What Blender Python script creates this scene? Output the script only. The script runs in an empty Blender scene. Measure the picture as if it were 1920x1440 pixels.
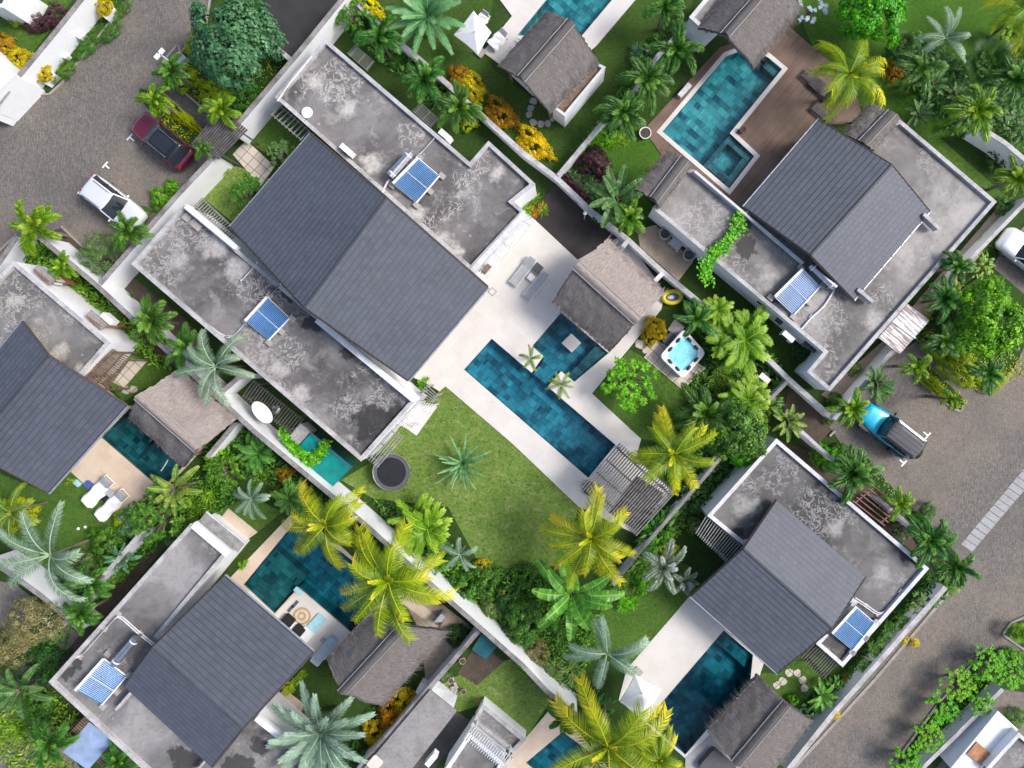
import bpy, math, random
from mathutils import Vector, Matrix
from mathutils.geometry import tessellate_polygon
R = math.radians
sc = bpy.context.scene
C = sc.collection
# ------------------------------------------------------------------ camera, sky, sun, exposure
H = 47.4          # flying height of the drone camera (m)
PPM = 27.0        # photograph pixels per metre on the ground
NX, NY = 1060.0, 670.0   # pixel straight below the camera
cd = bpy.data.cameras.new('camera'); cam = bpy.data.objects.new('camera', cd); C.objects.link(cam)
cam.location = (0, 0, H); cd.sensor_width = 36; cd.lens = 24
cd.shift_x = (960 - NX) / 1920; cd.shift_y = -(720 - NY) / 1920
cd.clip_end = 500; cd.clip_start = 0.5
sc.camera = cam
W = bpy.data.worlds.new('World'); sc.world = W; W.use_nodes = True
wn = W.node_tree; bg = wn.nodes['Background']
SUN_EL, SUN_AZ = R(46), R(6)      # azimuth measured from +X (image right) towards +Y (image top)
sky = wn.nodes.new('ShaderNodeTexSky'); sky.sky_type = 'NISHITA'; sky.sun_disc = False
sky.sun_elevation = SUN_EL; sky.sun_rotation = R(90) - SUN_AZ
sky.air_density = 0.8; sky.dust_density = 3.0; sky.ozone_density = 1.0
wn.links.new(sky.outputs[0], bg.inputs[0]); bg.inputs[1].default_value = 0.15
sl = bpy.data.lights.new('sun', 'SUN'); sl.energy = 2.0; sl.angle = R(18); sl.color = (1, 0.975, 0.94)
so = bpy.data.objects.new('sun', sl); C.objects.link(so); so.location = (30, 10, 60)
sd = Vector((math.cos(SUN_EL)*math.cos(SUN_AZ), math.cos(SUN_EL)*math.sin(SUN_AZ), math.sin(SUN_EL)))
so.rotation_euler = sd.to_track_quat('Z', 'Y').to_euler()
sc.view_settings.view_transform = 'Standard'; sc.view_settings.look = 'None'
sc.view_settings.exposure = 0.6; sc.view_settings.gamma = 1

# ------------------------------------------------------------------ helpers
def U(px, py, z=0.0):
    k = (H - z) / H / PPM
    return Vector(((px - NX) * k, (NY - py) * k, z))
def mpx(px, z=0.0): return px / PPM * (H - z) / H
def tag(o, label=None, cat=None, group=None, kind=None):
    if label: o['label'] = label
    if cat: o['category'] = cat
    if group: o['group'] = group
    if kind: o['kind'] = kind
    return o
def empty(name, loc, label, cat, group=None, rz=0.0):
    o = bpy.data.objects.new(name, None); C.objects.link(o); o.location = loc; o.rotation_euler = (0, 0, rz)
    o.empty_display_size = 0.3
    return tag(o, label, cat, group)
class MB:
    def __init__(s): s.v = []; s.f = []; s.uv = {}; s.m = {}
    def vert(s, p): s.v.append(tuple(p)); return len(s.v) - 1
    def face(s, pts, uv=None, mi=0):
        n = len(s.v); s.v.extend(tuple(p) for p in pts); k = len(s.f)
        s.f.append(tuple(range(n, n + len(pts))))
        if uv: s.uv[k] = uv
        if mi: s.m[k] = mi
    def iface(s, idx, uv=None, mi=0):
        k = len(s.f); s.f.append(tuple(idx))
        if uv: s.uv[k] = uv
        if mi: s.m[k] = mi
    def box(s, c, d, rz=0.0, mi=0):
        c = Vector(c); hx, hy, hz = d[0]/2, d[1]/2, d[2]/2
        ca, sa = math.cos(rz), math.sin(rz)
        p = [c + Vector((x*ca - y*sa, x*sa + y*ca, z)) for z in (-hz, hz) for x, y in ((-hx,-hy),(hx,-hy),(hx,hy),(-hx,hy))]
        n = len(s.v); s.v.extend(tuple(q) for q in p)
        for q in ((3,2,1,0),(4,5,6,7),(0,1,5,4),(1,2,6,5),(2,3,7,6),(3,0,4,7)): s.iface([n+i for i in q], None, mi)
    def beam(s, a, b, w, h, mi=0):
        a, b = Vector(a), Vector(b); t = (b - a).normalized()
        sd_ = t.cross(Vector((0,0,1)))
        sd_ = Vector((1,0,0)) if sd_.length < 1e-4 else sd_.normalized()
        up = sd_.cross(t).normalized()
        n = len(s.v)
        for q in (a, b):
            for x, y in ((-1,-1),(1,-1),(1,1),(-1,1)): s.v.append(tuple(q + sd_*x*w/2 + up*y*h/2))
        for q in ((0,1,2,3),(7,6,5,4),(0,4,5,1),(1,5,6,2),(2,6,7,3),(3,7,4,0)): s.iface([n+i for i in q], None, mi)
    def tube(s, pts, r, n=8, r2=None, cap=True, mi=0):
        pts = [Vector(p) for p in pts]; rings = []
        for i, p in enumerate(pts):
            t = (pts[min(i+1, len(pts)-1)] - pts[max(i-1, 0)]).normalized()
            a = t.cross(Vector((0,0,1)));  a = Vector((1,0,0)) if a.length < 1e-3 else a.normalized()
            b = a.cross(t)
            rr = r if r2 is None else r + (r2 - r)*i/(len(pts)-1)
            k = len(s.v)
            for j in range(n):
                an = 2*math.pi*j/n; s.v.append(tuple(p + a*math.cos(an)*rr + b*math.sin(an)*rr))
            rings.append(k)
        for i in range(len(rings)-1):
            for j in range(n):
                s.iface((rings[i]+j, rings[i]+(j+1)%n, rings[i+1]+(j+1)%n, rings[i+1]+j), None, mi)
        if cap:
            s.iface([rings[0]+j for j in range(n)][::-1], None, mi); s.iface([rings[-1]+j for j in range(n)], None, mi)
    def lathe(s, c, prof, n=20, mi=0, sx=1, sy=1, rz=0.0):
        c = Vector(c); rings = []; ca, sa = math.cos(rz), math.sin(rz)
        for r, z in prof:
            k = len(s.v)
            for j in range(n):
                a = 2*math.pi*j/n; x, y = r*math.cos(a)*sx, r*math.sin(a)*sy
                s.v.append(tuple(c + Vector((x*ca-y*sa, x*sa+y*ca, z))))
            rings.append(k)
        for i in range(len(rings)-1):
            for j in range(n): s.iface((rings[i]+j, rings[i]+(j+1)%n, rings[i+1]+(j+1)%n, rings[i+1]+j), None, mi)
        s.iface([rings[0]+j for j in range(n)][::-1], None, mi); s.iface([rings[-1]+j for j in range(n)], None, mi)
    def build(s, name, mats, parent=None, smooth=False, local=False):
        me = bpy.data.meshes.new(name)
        off = Vector((0,0,0))
        if not local:
            if parent: off = parent.matrix_basis.translation if parent.parent is None else off
            else:
                xs = [p[0] for p in s.v]; ys = [p[1] for p in s.v]
                off = Vector(((min(xs)+max(xs))/2, (min(ys)+max(ys))/2, min(p[2] for p in s.v)))
            if parent and parent.parent: off = parent.parent.location + parent.location
        vs = [(p[0]-off[0], p[1]-off[1], p[2]-off[2]) for p in s.v]
        me.from_pydata(vs, [], s.f)
        if not isinstance(mats, (list, tuple)): mats = [mats]
        for m in mats: me.materials.append(m)
        if s.uv:
            ul = me.uv_layers.new(name='UVMap').data
            for p in me.polygons:
                q = s.uv.get(p.index)
                if q:
                    for li, t in zip(p.loop_indices, q): ul[li].uv = t
        if s.m:
            for k, m in s.m.items(): me.polygons[k].material_index = m
        if smooth: me.polygons.foreach_set('use_smooth', [True]*len(me.polygons))
        me.update()
        o = bpy.data.objects.new(name, me); C.objects.link(o)
        if parent: o.parent = parent
        elif not local: o.location = off
        return o
def area(p): return sum(p[i][0]*p[(i+1)%len(p)][1] - p[(i+1)%len(p)][0]*p[i][1] for i in range(len(p)))/2
def ccw(p): return p if area(p) > 0 else p[::-1]
def offset(p, d):
    """offset a counter-clockwise polygon outwards by d"""
    out = []; n = len(p)
    for i in range(n):
        a, b, c = p[i-1], p[i], p[(i+1) % n]
        e1 = Vector((b[0]-a[0], b[1]-a[1])).normalized(); e2 = Vector((c[0]-b[0], c[1]-b[1])).normalized()
        n1 = Vector((e1.y, -e1.x)); n2 = Vector((e2.y, -e2.x)); m = n1 + n2
        k = d / max(0.35, 1 + n1.dot(n2)); m = m * k
        out.append(Vector((b[0]+m.x, b[1]+m.y, b[2])))
    return out
def poly(px, z=0.0): return ccw([U(x, y, z) for x, y in px])
def atz(p, z): return [Vector((q[0], q[1], z)) for q in p]
def tess(mb, loops, z, up=True, mi=0):
    L = [atz(l, z) for l in loops]; flat = [q for l in L for q in l]; n = len(mb.v)
    mb.v.extend(tuple(q) for q in flat)
    for t in tessellate_polygon(L):
        a, b, c = (flat[i] for i in t)
        s = (b-a).cross(c-a).z
        t = t if (s > 0) == up else t[::-1]
        mb.iface([n+i for i in t], None, mi)
def sides(mb, p, z0, z1, mi=0, inward=False):
    n = len(p)
    for i in range(n):
        a, b = p[i], p[(i+1) % n]
        q = [(a[0],a[1],z0),(b[0],b[1],z0),(b[0],b[1],z1),(a[0],a[1],z1)]
        mb.face(q[::-1] if inward else q, None, mi)
def prism(mb, p, z0, z1, mi=0, holes=()):
    tess(mb, [p] + list(holes), z1, True, mi); sides(mb, p, z0, z1, mi)
    for h in holes: sides(mb, h, z0, z1, mi, True)
def inpoly(p, pts):
    x, y = p[0], p[1]; r = False; n = len(pts)
    for i in range(n):
        a, b = pts[i], pts[(i+1) % n]
        if (a[1] > y) != (b[1] > y) and x < (b[0]-a[0])*(y-a[1])/(b[1]-a[1]) + a[0]: r = not r
    return r

# ------------------------------------------------------------------ materials
class NT:
    def __init__(s, name):
        s.m = bpy.data.materials.new(name); s.m.use_nodes = True; s.t = s.m.node_tree
        s.b = s.t.nodes['Principled BSDF']; s.out = s.t.nodes['Material Output']
    def n(s, typ, **kw):
        o = s.t.nodes.new(typ)
        for k, v in kw.items(): setattr(o, k, v)
        return o
    def l(s, a, b): s.t.links.new(a, b)
    def pos(s, rot=True):
        g = s.n('ShaderNodeNewGeometry')
        if not rot: return g.outputs['Position']
        r = s.n('ShaderNodeVectorRotate'); r.rotation_type = 'Z_AXIS'; r.inputs['Angle'].default_value = R(41)
        s.l(g.outputs['Position'], r.inputs['Vector']); return r.outputs[0]
    def noise(s, scale, detail=4, rough=0.55, vec=None, dist=0.0):
        o = s.n('ShaderNodeTexNoise'); o.inputs['Scale'].default_value = scale; o.inputs['Detail'].default_value = detail
        o.inputs['Roughness'].default_value = rough; o.inputs['Distortion'].default_value = dist
        s.l(vec if vec else s.pos(False), o.inputs['Vector']); return o.outputs['Fac']
    def ramp(s, fac, stops, interp='LINEAR'):
        o = s.n('ShaderNodeValToRGB'); cr = o.color_ramp; cr.interpolation = interp
        while len(cr.elements) < len(stops): cr.elements.new(0.5)
        for e, (p, c) in zip(cr.elements, stops):
            e.position = p; e.color = (c, c, c, 1) if isinstance(c, (int, float)) else (*c, 1)
        s.l(fac, o.inputs[0]); return o.outputs[0]
    def mix(s, fac, a, b, mode='MIX'):
        o = s.n('ShaderNodeMix'); o.data_type = 'RGBA'; o.blend_type = mode
        for v, i in ((fac, 0), (a, 6), (b, 7)):
            if isinstance(v, (int, float)): o.inputs[i].default_value = v if i == 0 else (v, v, v, 1)
            elif isinstance(v, tuple): o.inputs[i].default_value = (*v, 1)
            else: s.l(v, o.inputs[i])
        return o.outputs[2]
    def math(s, op, a, b=0.0):
        o = s.n('ShaderNodeMath'); o.operation = op
        for v, i in ((a, 0), (b, 1)):
            if isinstance(v, (int, float)): o.inputs[i].default_value = v
            else: s.l(v, o.inputs[i])
        return o.outputs[0]
    def bump(s, h, strength=0.5, dist=0.02):
        o = s.n('ShaderNodeBump'); o.inputs['Strength'].default_value = strength; o.inputs['Distance'].default_value = dist
        s.l(h, o.inputs['Height']); s.l(o.outputs[0], s.b.inputs['Normal'])
    def fin(s, col, rough=0.8, metal=0.0, spec=None):
        if isinstance(col, tuple): s.b.inputs['Base Color'].default_value = (*col, 1)
        else: s.l(col, s.b.inputs['Base Color'])
        s.b.inputs['Roughness'].default_value = rough; s.b.inputs['Metallic'].default_value = metal
        if spec is not None: s.b.inputs['Specular IOR Level'].default_value = spec
        return s.m
def plain(name, c, rough=0.6, metal=0.0, var=0.12, scale=3.0, spec=None):
    t = NT(name); n = t.noise(scale, 5)
    d = tuple(x*(1-var*1.6) for x in c); e = tuple(min(1, x*(1+var)) for x in c)
    return t.fin(t.ramp(n, [(0.3, d), (0.7, e)]), rough, metal, spec)
def weathered(name, c, dirt, amt=0.5, rough=0.85, streak=0.6):
    t = NT(name)
    a = t.noise(0.9, 8, 0.65); b = t.noise(6.0, 6, 0.6)
    m = t.math('MULTIPLY', t.ramp(a, [(0.42, 0.0), (0.68, 1.0)]), amt)
    m2 = t.math('MULTIPLY', t.ramp(b, [(0.5, 0.0), (0.75, 1.0)]), amt*0.8)
    col = t.mix(m, c, dirt); col = t.mix(m2, col, tuple(x*0.6 for x in dirt))
    t.bump(b, 0.25, 0.01)
    return t.fin(col, rough)
def concrete(name, dark, mid, light, blobs=(), lights=(), seed=0.0, cover=0.5):
    """weathered screed roof: grey with pale efflorescence and dark damp patches of their own shape"""
    dark, mid, light = (tuple(x*k for x, k in zip(c, (1.04, 1.0, .955))) for c in (dark, mid, light))
    t = NT(name); p = t.pos(False)
    mp = t.n('ShaderNodeMapping'); mp.inputs['Location'].default_value = (seed*13.1, seed*7.7, seed*3.1); t.l(p, mp.inputs['Vector']); v = mp.outputs[0]
    big = t.noise(0.16, 6, 0.6, v, 0.6); med = t.noise(0.8, 10, 0.72, v, 0.7); fine = t.noise(5.0, 8, 0.7, v)
    col = t.ramp(big, [(0.38, tuple(x*.8 for x in dark)), (0.5, mid), (0.62, tuple(x*1.55 for x in mid))])
    col = t.mix(t.math('MULTIPLY', t.ramp(fine, [(0.3, 0.0), (0.7, 1.0)]), 0.22), col, tuple(x*0.62 for x in mid))
    mot = t.noise(1.7, 9, 0.78, v); col = t.mix(t.math('MULTIPLY', t.ramp(mot, [(0.5, 0.0), (0.6, 1.0)]), 0.28), col, tuple(x*0.38 for x in mid))
    # curling pale stains
    curl = t.noise(1.9, 7, 0.62, v, 1.0)
    ab = t.math('ABSOLUTE', t.math('SUBTRACT', curl, 0.52)); ring = t.ramp(ab, [(0.0, 1.0), (0.022, 0.9), (0.034, 0.0)])
    wh = t.math('MULTIPLY', ring, t.ramp(t.noise(0.28, 4, 0.6, v), [(0.53-0.06*cover, 0.0), (0.6-0.06*cover, 1.0)]))
    patch = t.math('MULTIPLY', t.ramp(med, [(0.6-0.1*cover, 0.0), (0.64, 1.0)]), 0.55)
    col = t.mix(t.math('MULTIPLY', patch, 0.6), col, light); col = t.mix(t.math('MULTIPLY', wh, 0.75), col, light)
    vo = t.n('ShaderNodeTexVoronoi'); vo.inputs['Scale'].default_value = 0.9; t.l(v, vo.inputs['Vector'])
    sp = t.ramp(vo.outputs['Distance'], [(0.06, 1.0), (0.1, 0.0)]); col = t.mix(t.math('MULTIPLY', sp, 0.45), col, light)
    wob = t.noise(0.9, 7, 0.65, v)
    for lst, c in ((lights, light), (blobs, tuple(x*0.16 for x in mid))):
        for (bx, by, br, hz) in lst:
            q = U(bx, by, hz); ds = t.n('ShaderNodeVectorMath', operation='DISTANCE'); ds.inputs[1].default_value = (q.x, q.y, q.z); t.l(p, ds.inputs[0])
            d = t.math('ADD', t.math('DIVIDE', ds.outputs['Value'], mpx(br, hz)), t.math('MULTIPLY', t.math('SUBTRACT', wob, 0.5), 2.6))
            col = t.mix(t.math('MULTIPLY', t.ramp(d, [(0.75, 1.0), (0.92, 0.0)] if lst is blobs else [(0.35, 1.0), (0.95, 0.0)]), 0.86) if lst is blobs else t.math('MULTIPLY', t.ramp(d, [(0.4, 1.0), (1.0, 0.0)]), t.ramp(fine, [(0.3, 0.35), (0.6, 1.0)])), col, c)
    t.bump(fine, 0.3, 0.01)
    return t.fin(col, 0.8)
def bricks(t, vec, w, h, c1, c2, mortar, ms, off=0.5, bias=0.0):
    o = t.n('ShaderNodeTexBrick'); o.inputs['Scale'].default_value = 1.0; o.inputs['Brick Width'].default_value = w
    o.inputs['Row Height'].default_value = h; o.inputs['Mortar Size'].default_value = ms; o.inputs['Mortar Smooth'].default_value = 0.3
    o.inputs['Bias'].default_value = bias; o.offset = off
    o.inputs['Color1'].default_value = (*c1, 1); o.inputs['Color2'].default_value = (*c2, 1); o.inputs['Mortar'].default_value = (*mortar, 1)
    t.l(vec, o.inputs['Vector']); return o.outputs['Color'], o.outputs['Fac']
M = {}
M['plaster'] = weathered('plaster', (0.8, 0.81, 0.82), (0.5, 0.52, 0.52), 0.16)
M['plaster_old'] = weathered('plaster_old', (0.74, 0.76, 0.78), (0.33, 0.34, 0.34), 0.5)
M['cap'] = weathered('cap', (0.3, 0.28, 0.27), (0.1, 0.09, 0.085), 0.8)
M['cap_pale'] = weathered('cap_pale', (0.5, 0.49, 0.49), (0.15, 0.14, 0.13), 0.65)
M['cap_white'] = weathered('cap_white', (0.68, 0.68, 0.69), (0.3, 0.29, 0.28), 0.5)
t = NT('roof_tile'); uv = t.n('ShaderNodeUVMap').outputs[0]
c, f = bricks(t, uv, 0.36, 0.36, (0.068, 0.077, 0.1), (0.092, 0.104, 0.132), (0.052, 0.06, 0.078), 0.008, 0.5)
sv = t.n('ShaderNodeSeparateXYZ'); t.l(uv, sv.inputs[0]); gap = t.ramp(t.math('FRACT', t.math('DIVIDE', sv.outputs[1], 0.36)), [(0.0, 1.0), (0.06, 1.0), (0.2, 0.0)])
pb, _ = bricks(t, uv, 1.45, 0.36, (1,1,1), (.62,.62,.64), (1,1,1), 0.0, 0.5, -0.86); c = t.mix(1.0, c, pb, 'MULTIPLY'); st = t.noise(0.9, 8, .75); c = t.mix(t.math('MULTIPLY', t.ramp(st, [(0.56, 0.0), (0.7, 1.0)]), 0.35), c, (0.17, 0.18, 0.19))
c = t.mix(gap, c, (0.028, 0.031, 0.038))
n = t.noise(0.35, 6, 0.6); n2 = t.noise(14, 5, 0.7)
c = t.mix(t.ramp(n, [(0.3, 0.0), (0.7, 0.4)]), c, (0.12, 0.133, 0.165)); c = t.mix(t.math('MULTIPLY', n2, 0.5), c, (0.045, 0.05, 0.06))
t.bump(t.math('ADD', t.math('MULTIPLY', f, -1.0), t.math('MULTIPLY', n2, 0.4)), 0.5, 0.02)
M['tile'] = t.fin(c, 0.6)
M['trim'] = plain('dark_trim', (0.06, 0.045, 0.04), 0.6)
M['gutter'] = plain('gutter_metal', (0.42, 0.44, 0.47), 0.35, 0.5)
t = NT('thatch'); uv = t.n('ShaderNodeUVMap').outputs[0]
mp = t.n('ShaderNodeMapping'); mp.inputs['Scale'].default_value = (9, 1.3, 1); t.l(uv, mp.inputs['Vector'])
a = t.noise(1.6, 8, 0.72, mp.outputs[0], 0.4); b = t.noise(0.5, 5, 0.6)
def thatchmat(name, d, l):
    t = NT(name); uv = t.n('ShaderNodeUVMap').outputs[0]
    mp = t.n('ShaderNodeMapping'); mp.inputs['Scale'].default_value = (9, 1.6, 1); t.l(uv, mp.inputs['Vector'])
    a = t.noise(1.7, 9, 0.75, mp.outputs[0], 0.4); b = t.noise(0.45, 6, 0.6)
    col = t.ramp(a, [(0.32, d), (0.5, tuple((x+y)/2 for x, y in zip(d, l))), (0.68, l)])
    col = t.mix(t.ramp(b, [(0.4, 0.0), (0.7, 0.55)]), col, tuple(x*0.6 for x in l))
    t.bump(a, 0.9, 0.06); return t.fin(col, 0.95)
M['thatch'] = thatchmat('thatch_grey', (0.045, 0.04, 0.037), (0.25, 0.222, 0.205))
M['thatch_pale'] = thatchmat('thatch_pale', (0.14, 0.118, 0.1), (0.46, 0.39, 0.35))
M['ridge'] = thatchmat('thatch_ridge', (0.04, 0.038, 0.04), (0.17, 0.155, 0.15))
M['wire'] = plain('ridge_wire', (0.35, 0.34, 0.33), 0.6)
# ground surfaces
def grassmat(name, g1, g2, soil, soilamt):
    t = NT(name); a = t.noise(0.35, 6, 0.6); b = t.noise(18, 6, 0.75); c0 = t.noise(1.4, 6, 0.65)
    col = t.ramp(b, [(0.25, tuple(x*0.35 for x in g1)), (0.5, g1), (0.75, g2)])
    col = t.mix(t.ramp(a, [(0.35, 0.0), (0.65, 0.6)]), col, g2); col = t.mix(t.math('MULTIPLY', t.ramp(c0, [(0.62-0.25*soilamt, 0.0), (0.8-0.25*soilamt, 1.0)]), 0.55), col, soil)
    c3 = t.noise(4.5, 8, 0.8); col = t.mix(t.math('MULTIPLY', t.ramp(c3, [(0.42, 1.0), (0.56, 0.0)]), 0.5), col, tuple(x*0.45 for x in g1))
    t.bump(b, 1.0, 0.06); return t.fin(col, 0.9, 0, 0.2)
M['lawn'] = grassmat('lawn', (0.065, 0.15, 0.018), (0.12, 0.22, 0.035), (0.15, 0.15, 0.05), 0.3)
M['lawn_dry'] = grassmat('lawn_dry', (0.13, 0.225, 0.035), (0.225, 0.33, 0.075), (0.36, 0.34, 0.15), 0.45)
M['lawn_lush'] = grassmat('lawn_lush', (0.055, 0.14, 0.012), (0.09, 0.21, 0.02), (0.09, 0.15, 0.02), 0.3)
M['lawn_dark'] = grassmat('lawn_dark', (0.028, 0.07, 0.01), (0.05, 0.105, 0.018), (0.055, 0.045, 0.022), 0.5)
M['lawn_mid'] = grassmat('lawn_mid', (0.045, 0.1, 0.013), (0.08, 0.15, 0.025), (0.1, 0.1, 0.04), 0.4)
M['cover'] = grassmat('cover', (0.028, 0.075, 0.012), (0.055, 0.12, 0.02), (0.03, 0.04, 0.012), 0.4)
M['soil'] = weathered('soil', (0.085, 0.06, 0.042), (0.04, 0.03, 0.02), 0.8)
M['sand'] = weathered('sand', (0.42, 0.33, 0.25), (0.22, 0.17, 0.12), 0.6)
t = NT('cobble'); v = t.pos()
vd = t.n('ShaderNodeVectorRotate'); vd.rotation_type = 'Z_AXIS'; vd.inputs['Angle'].default_value = R(45); t.l(v, vd.inputs['Vector'])
c, f = bricks(t, vd.outputs[0], 0.22, 0.11, (0.135, 0.121, 0.104), (0.255, 0.231, 0.2), (0.05, 0.042, 0.036), 0.012, 0.5)
a = t.noise(0.11, 5, 0.6); b = t.noise(2.6, 8, 0.8); d = t.noise(30, 4, 0.8)
c = t.mix(t.math('MULTIPLY', t.ramp(a, [(0.46, 0.0), (0.56, 1.0)]), 0.62), c, (0.27, 0.215, 0.155)); a2 = t.noise(0.3, 7, 0.7); c = t.mix(t.math('MULTIPLY', t.ramp(a2, [(0.46, 0.0), (0.66, 1.0)]), 0.5), c, (0.085, 0.08, 0.08))
c = t.mix(t.math('MULTIPLY', t.ramp(b, [(0.35, 0.0), (0.65, 1.0)]), 0.5), c, (0.1, 0.09, 0.082))
c = t.mix(t.math('MULTIPLY', t.ramp(d, [(0.5, 0.0), (0.66, 1.0)]), 0.55), c, (0.42, 0.4, 0.37)); d2 = t.noise(9, 5, 0.85); c = t.mix(t.math('MULTIPLY', t.ramp(d2, [(0.4, 1.0), (0.52, 0.0)]), 0.55), c, (0.06, 0.056, 0.052))
t.bump(t.math('SUBTRACT', t.math('MULTIPLY', b, 0.5), f), 0.8, 0.02); M['cobble'] = t.fin(c, 0.85)
def paving(name, c1, c2, mortar, w, h, ms, dirt, amt):
    t = NT(name); v = t.pos(); c, f = bricks(t, v, w, h, c1, c2, mortar, ms, 0.0 if w == h else 0.5)
    a = t.noise(0.5, 8, 0.65); c = t.mix(t.math('MULTIPLY', t.ramp(a, [(0.45, 0.0), (0.75, 1.0)]), amt), c, dirt)
    b = t.noise(7, 6, 0.7); c = t.mix(t.math('MULTIPLY', t.ramp(b, [(0.5, 0.0), (0.8, 1.0)]), amt*0.6), c, dirt)
    t.bump(t.math('SUBTRACT', t.math('MULTIPLY', b, 0.3), f), 0.3, 0.01); return t.fin(c, 0.7)
M['white_pave'] = paving('white_pave', (0.63, 0.59, 0.54), (0.67, 0.632, 0.585), (0.59, 0.555, 0.51), 0.8, 0.8, 0.006, (0.45, 0.42, 0.38), 0.4)
M['tan_pave'] = paving('tan_pave', (0.58, 0.46, 0.35), (0.64, 0.53, 0.42), (0.54, 0.44, 0.34), 0.6, 0.6, 0.008, (0.5, 0.33, 0.19), 0.55)
M['slab'] = paving('slab', (0.52, 0.46, 0.38), (0.62, 0.55, 0.46), (0.2, 0.17, 0.12), 0.62, 0.62, 0.03, (0.4, 0.34, 0.26), 0.4)
M['dark_pave'] = paving('dark_pave', (0.05, 0.048, 0.046), (0.08, 0.075, 0.07), (0.02, 0.02, 0.018), 0.3, 0.15, 0.012, (0.11, 0.1, 0.09), 0.4)
M['drain'] = weathered('drain_slab', (0.36, 0.36, 0.36), (0.22, 0.21, 0.2), 0.5)
M['kerb'] = weathered('kerb', (0.33, 0.3, 0.27), (0.18, 0.15, 0.12), 0.6)
M['asphalt_dark'] = weathered('asphalt_dark', (0.028, 0.027, 0.027), (0.05, 0.05, 0.05), 0.5)
def wood(name, c1, c2, w=0.14):
    t = NT(name); v = t.pos(); sp = t.n('ShaderNodeVectorRotate'); sp.rotation_type = 'Z_AXIS'; sp.inputs['Angle'].default_value = R(90); t.l(v, sp.inputs['Vector'])
    c, f = bricks(t, sp.outputs[0], 2.4, w, c1, c2, tuple(x*0.25 for x in c1), 0.012, 0.37)
    mp = t.n('ShaderNodeMapping'); mp.inputs['Scale'].default_value = (1, 9, 1); t.l(sp.outputs[0], mp.inputs['Vector'])
    a = t.noise(1.2, 8, 0.7, mp.outputs[0]); c = t.mix(t.math('MULTIPLY', a, 0.5), c, tuple(x*0.5 for x in c1))
    b = t.noise(0.4, 5); c = t.mix(t.ramp(b, [(0.4, 0.0), (0.7, 0.45)]), c, tuple(x*1.5 for x in c2))
    t.bump(t.math('MULTIPLY', f, -1.0), 0.4, 0.01); return t.fin(c, 0.65)
M['wood_deck'] = wood('wood_deck', (0.13, 0.08, 0.052), (0.2, 0.125, 0.085))
M['dark_deck'] = wood('dark_deck', (0.02, 0.015, 0.014), (0.036, 0.027, 0.024))
M['slat_dark'] = plain('slat_dark', (0.1, 0.09, 0.09), 0.75, 0, 0.3)
M['slat_grey'] = plain('slat_grey', (0.3, 0.29, 0.28), 0.75, 0, 0.25)
M['slat_mid'] = plain('slat_mid', (0.17, 0.16, 0.155), 0.75, 0, 0.3)
M['slat_white'] = plain('slat_white', (0.62, 0.62, 0.62), 0.7, 0, 0.15)
M['slat_red'] = plain('slat_red', (0.25, 0.1, 0.07), 0.6, 0, 0.2)
M['slat_brown'] = plain('slat_brown', (0.2, 0.13, 0.09), 0.7, 0, 0.3)
def pooltile(name, c1, c2, c3):
    t = NT(name); v = t.pos()
    a, f = bricks(t, v, 0.42, 0.42, tuple(x*.8 for x in c1), tuple(min(1, x*1.15) for x in c2), tuple(x*0.45 for x in c1), 0.012, 0.5)
    mp = t.n('ShaderNodeMapping'); mp.inputs['Location'].default_value = (3.3, 7.1, 0); t.l(v, mp.inputs['Vector'])
    b, g = bricks(t, mp.outputs[0], 0.84, 0.42, tuple(x*0.4 for x in c1), c3, c1, 0.0, 0.33)
    col = t.mix(0.42, a, b); n = t.noise(3.5, 6, 0.7, None, 1.5); col = t.mix(t.math('MULTIPLY', t.ramp(n, [(0.55, 0.0), (0.62, 1.0)]), 0.22), col, c3)
    return t.fin(col, 0.5)
M['pt_main'] = pooltile('pool_stone_teal', (0.0, 0.035, 0.075), (0.04, 0.34, 0.4), (0.16, 0.52, 0.54))
M['pt_light'] = pooltile('pool_stone_turquoise', (0.0, 0.08, 0.14), (0.08, 0.45, 0.42), (0.3, 0.75, 0.6))
M['pt_deep'] = pooltile('pool_stone_deep', (0.0, 0.05, 0.085), (0.045, 0.29, 0.33), (0.1, 0.38, 0.4))
M['pt_green'] = pooltile('pool_stone_green', (0.012, 0.05, 0.06), (0.09, 0.22, 0.21), (0.14, 0.3, 0.26))
def water(name, tint):
    t = NT(name); tr = t.n('ShaderNodeBsdfTransparent'); tr.inputs[0].default_value = (*tint, 1)
    gl = t.n('ShaderNodeBsdfGlossy'); gl.inputs['Roughness'].default_value = 0.03
    fr = t.n('ShaderNodeFresnel'); fr.inputs['IOR'].default_value = 1.33
    nz = t.noise(2.2, 4, 0.6); bp = t.n('ShaderNodeBump'); bp.inputs['Strength'].default_value = 0.35; bp.inputs['Distance'].default_value = 0.05; t.l(nz, bp.inputs['Height'])
    t.l(bp.outputs[0], gl.inputs['Normal']); t.l(bp.outputs[0], fr.inputs['Normal'])
    mx = t.n('ShaderNodeMixShader'); t.l(fr.outputs[0], mx.inputs[0]); t.l(tr.outputs[0], mx.inputs[1]); t.l(gl.outputs[0], mx.inputs[2]); t.l(mx.outputs[0], t.out.inputs['Surface'])
    return t.m
M['water'] = water('pool_water', (0.6, 0.88, 0.98)); M['water_deep'] = water('pool_water_deep', (0.45, 0.82, 0.9))
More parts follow.
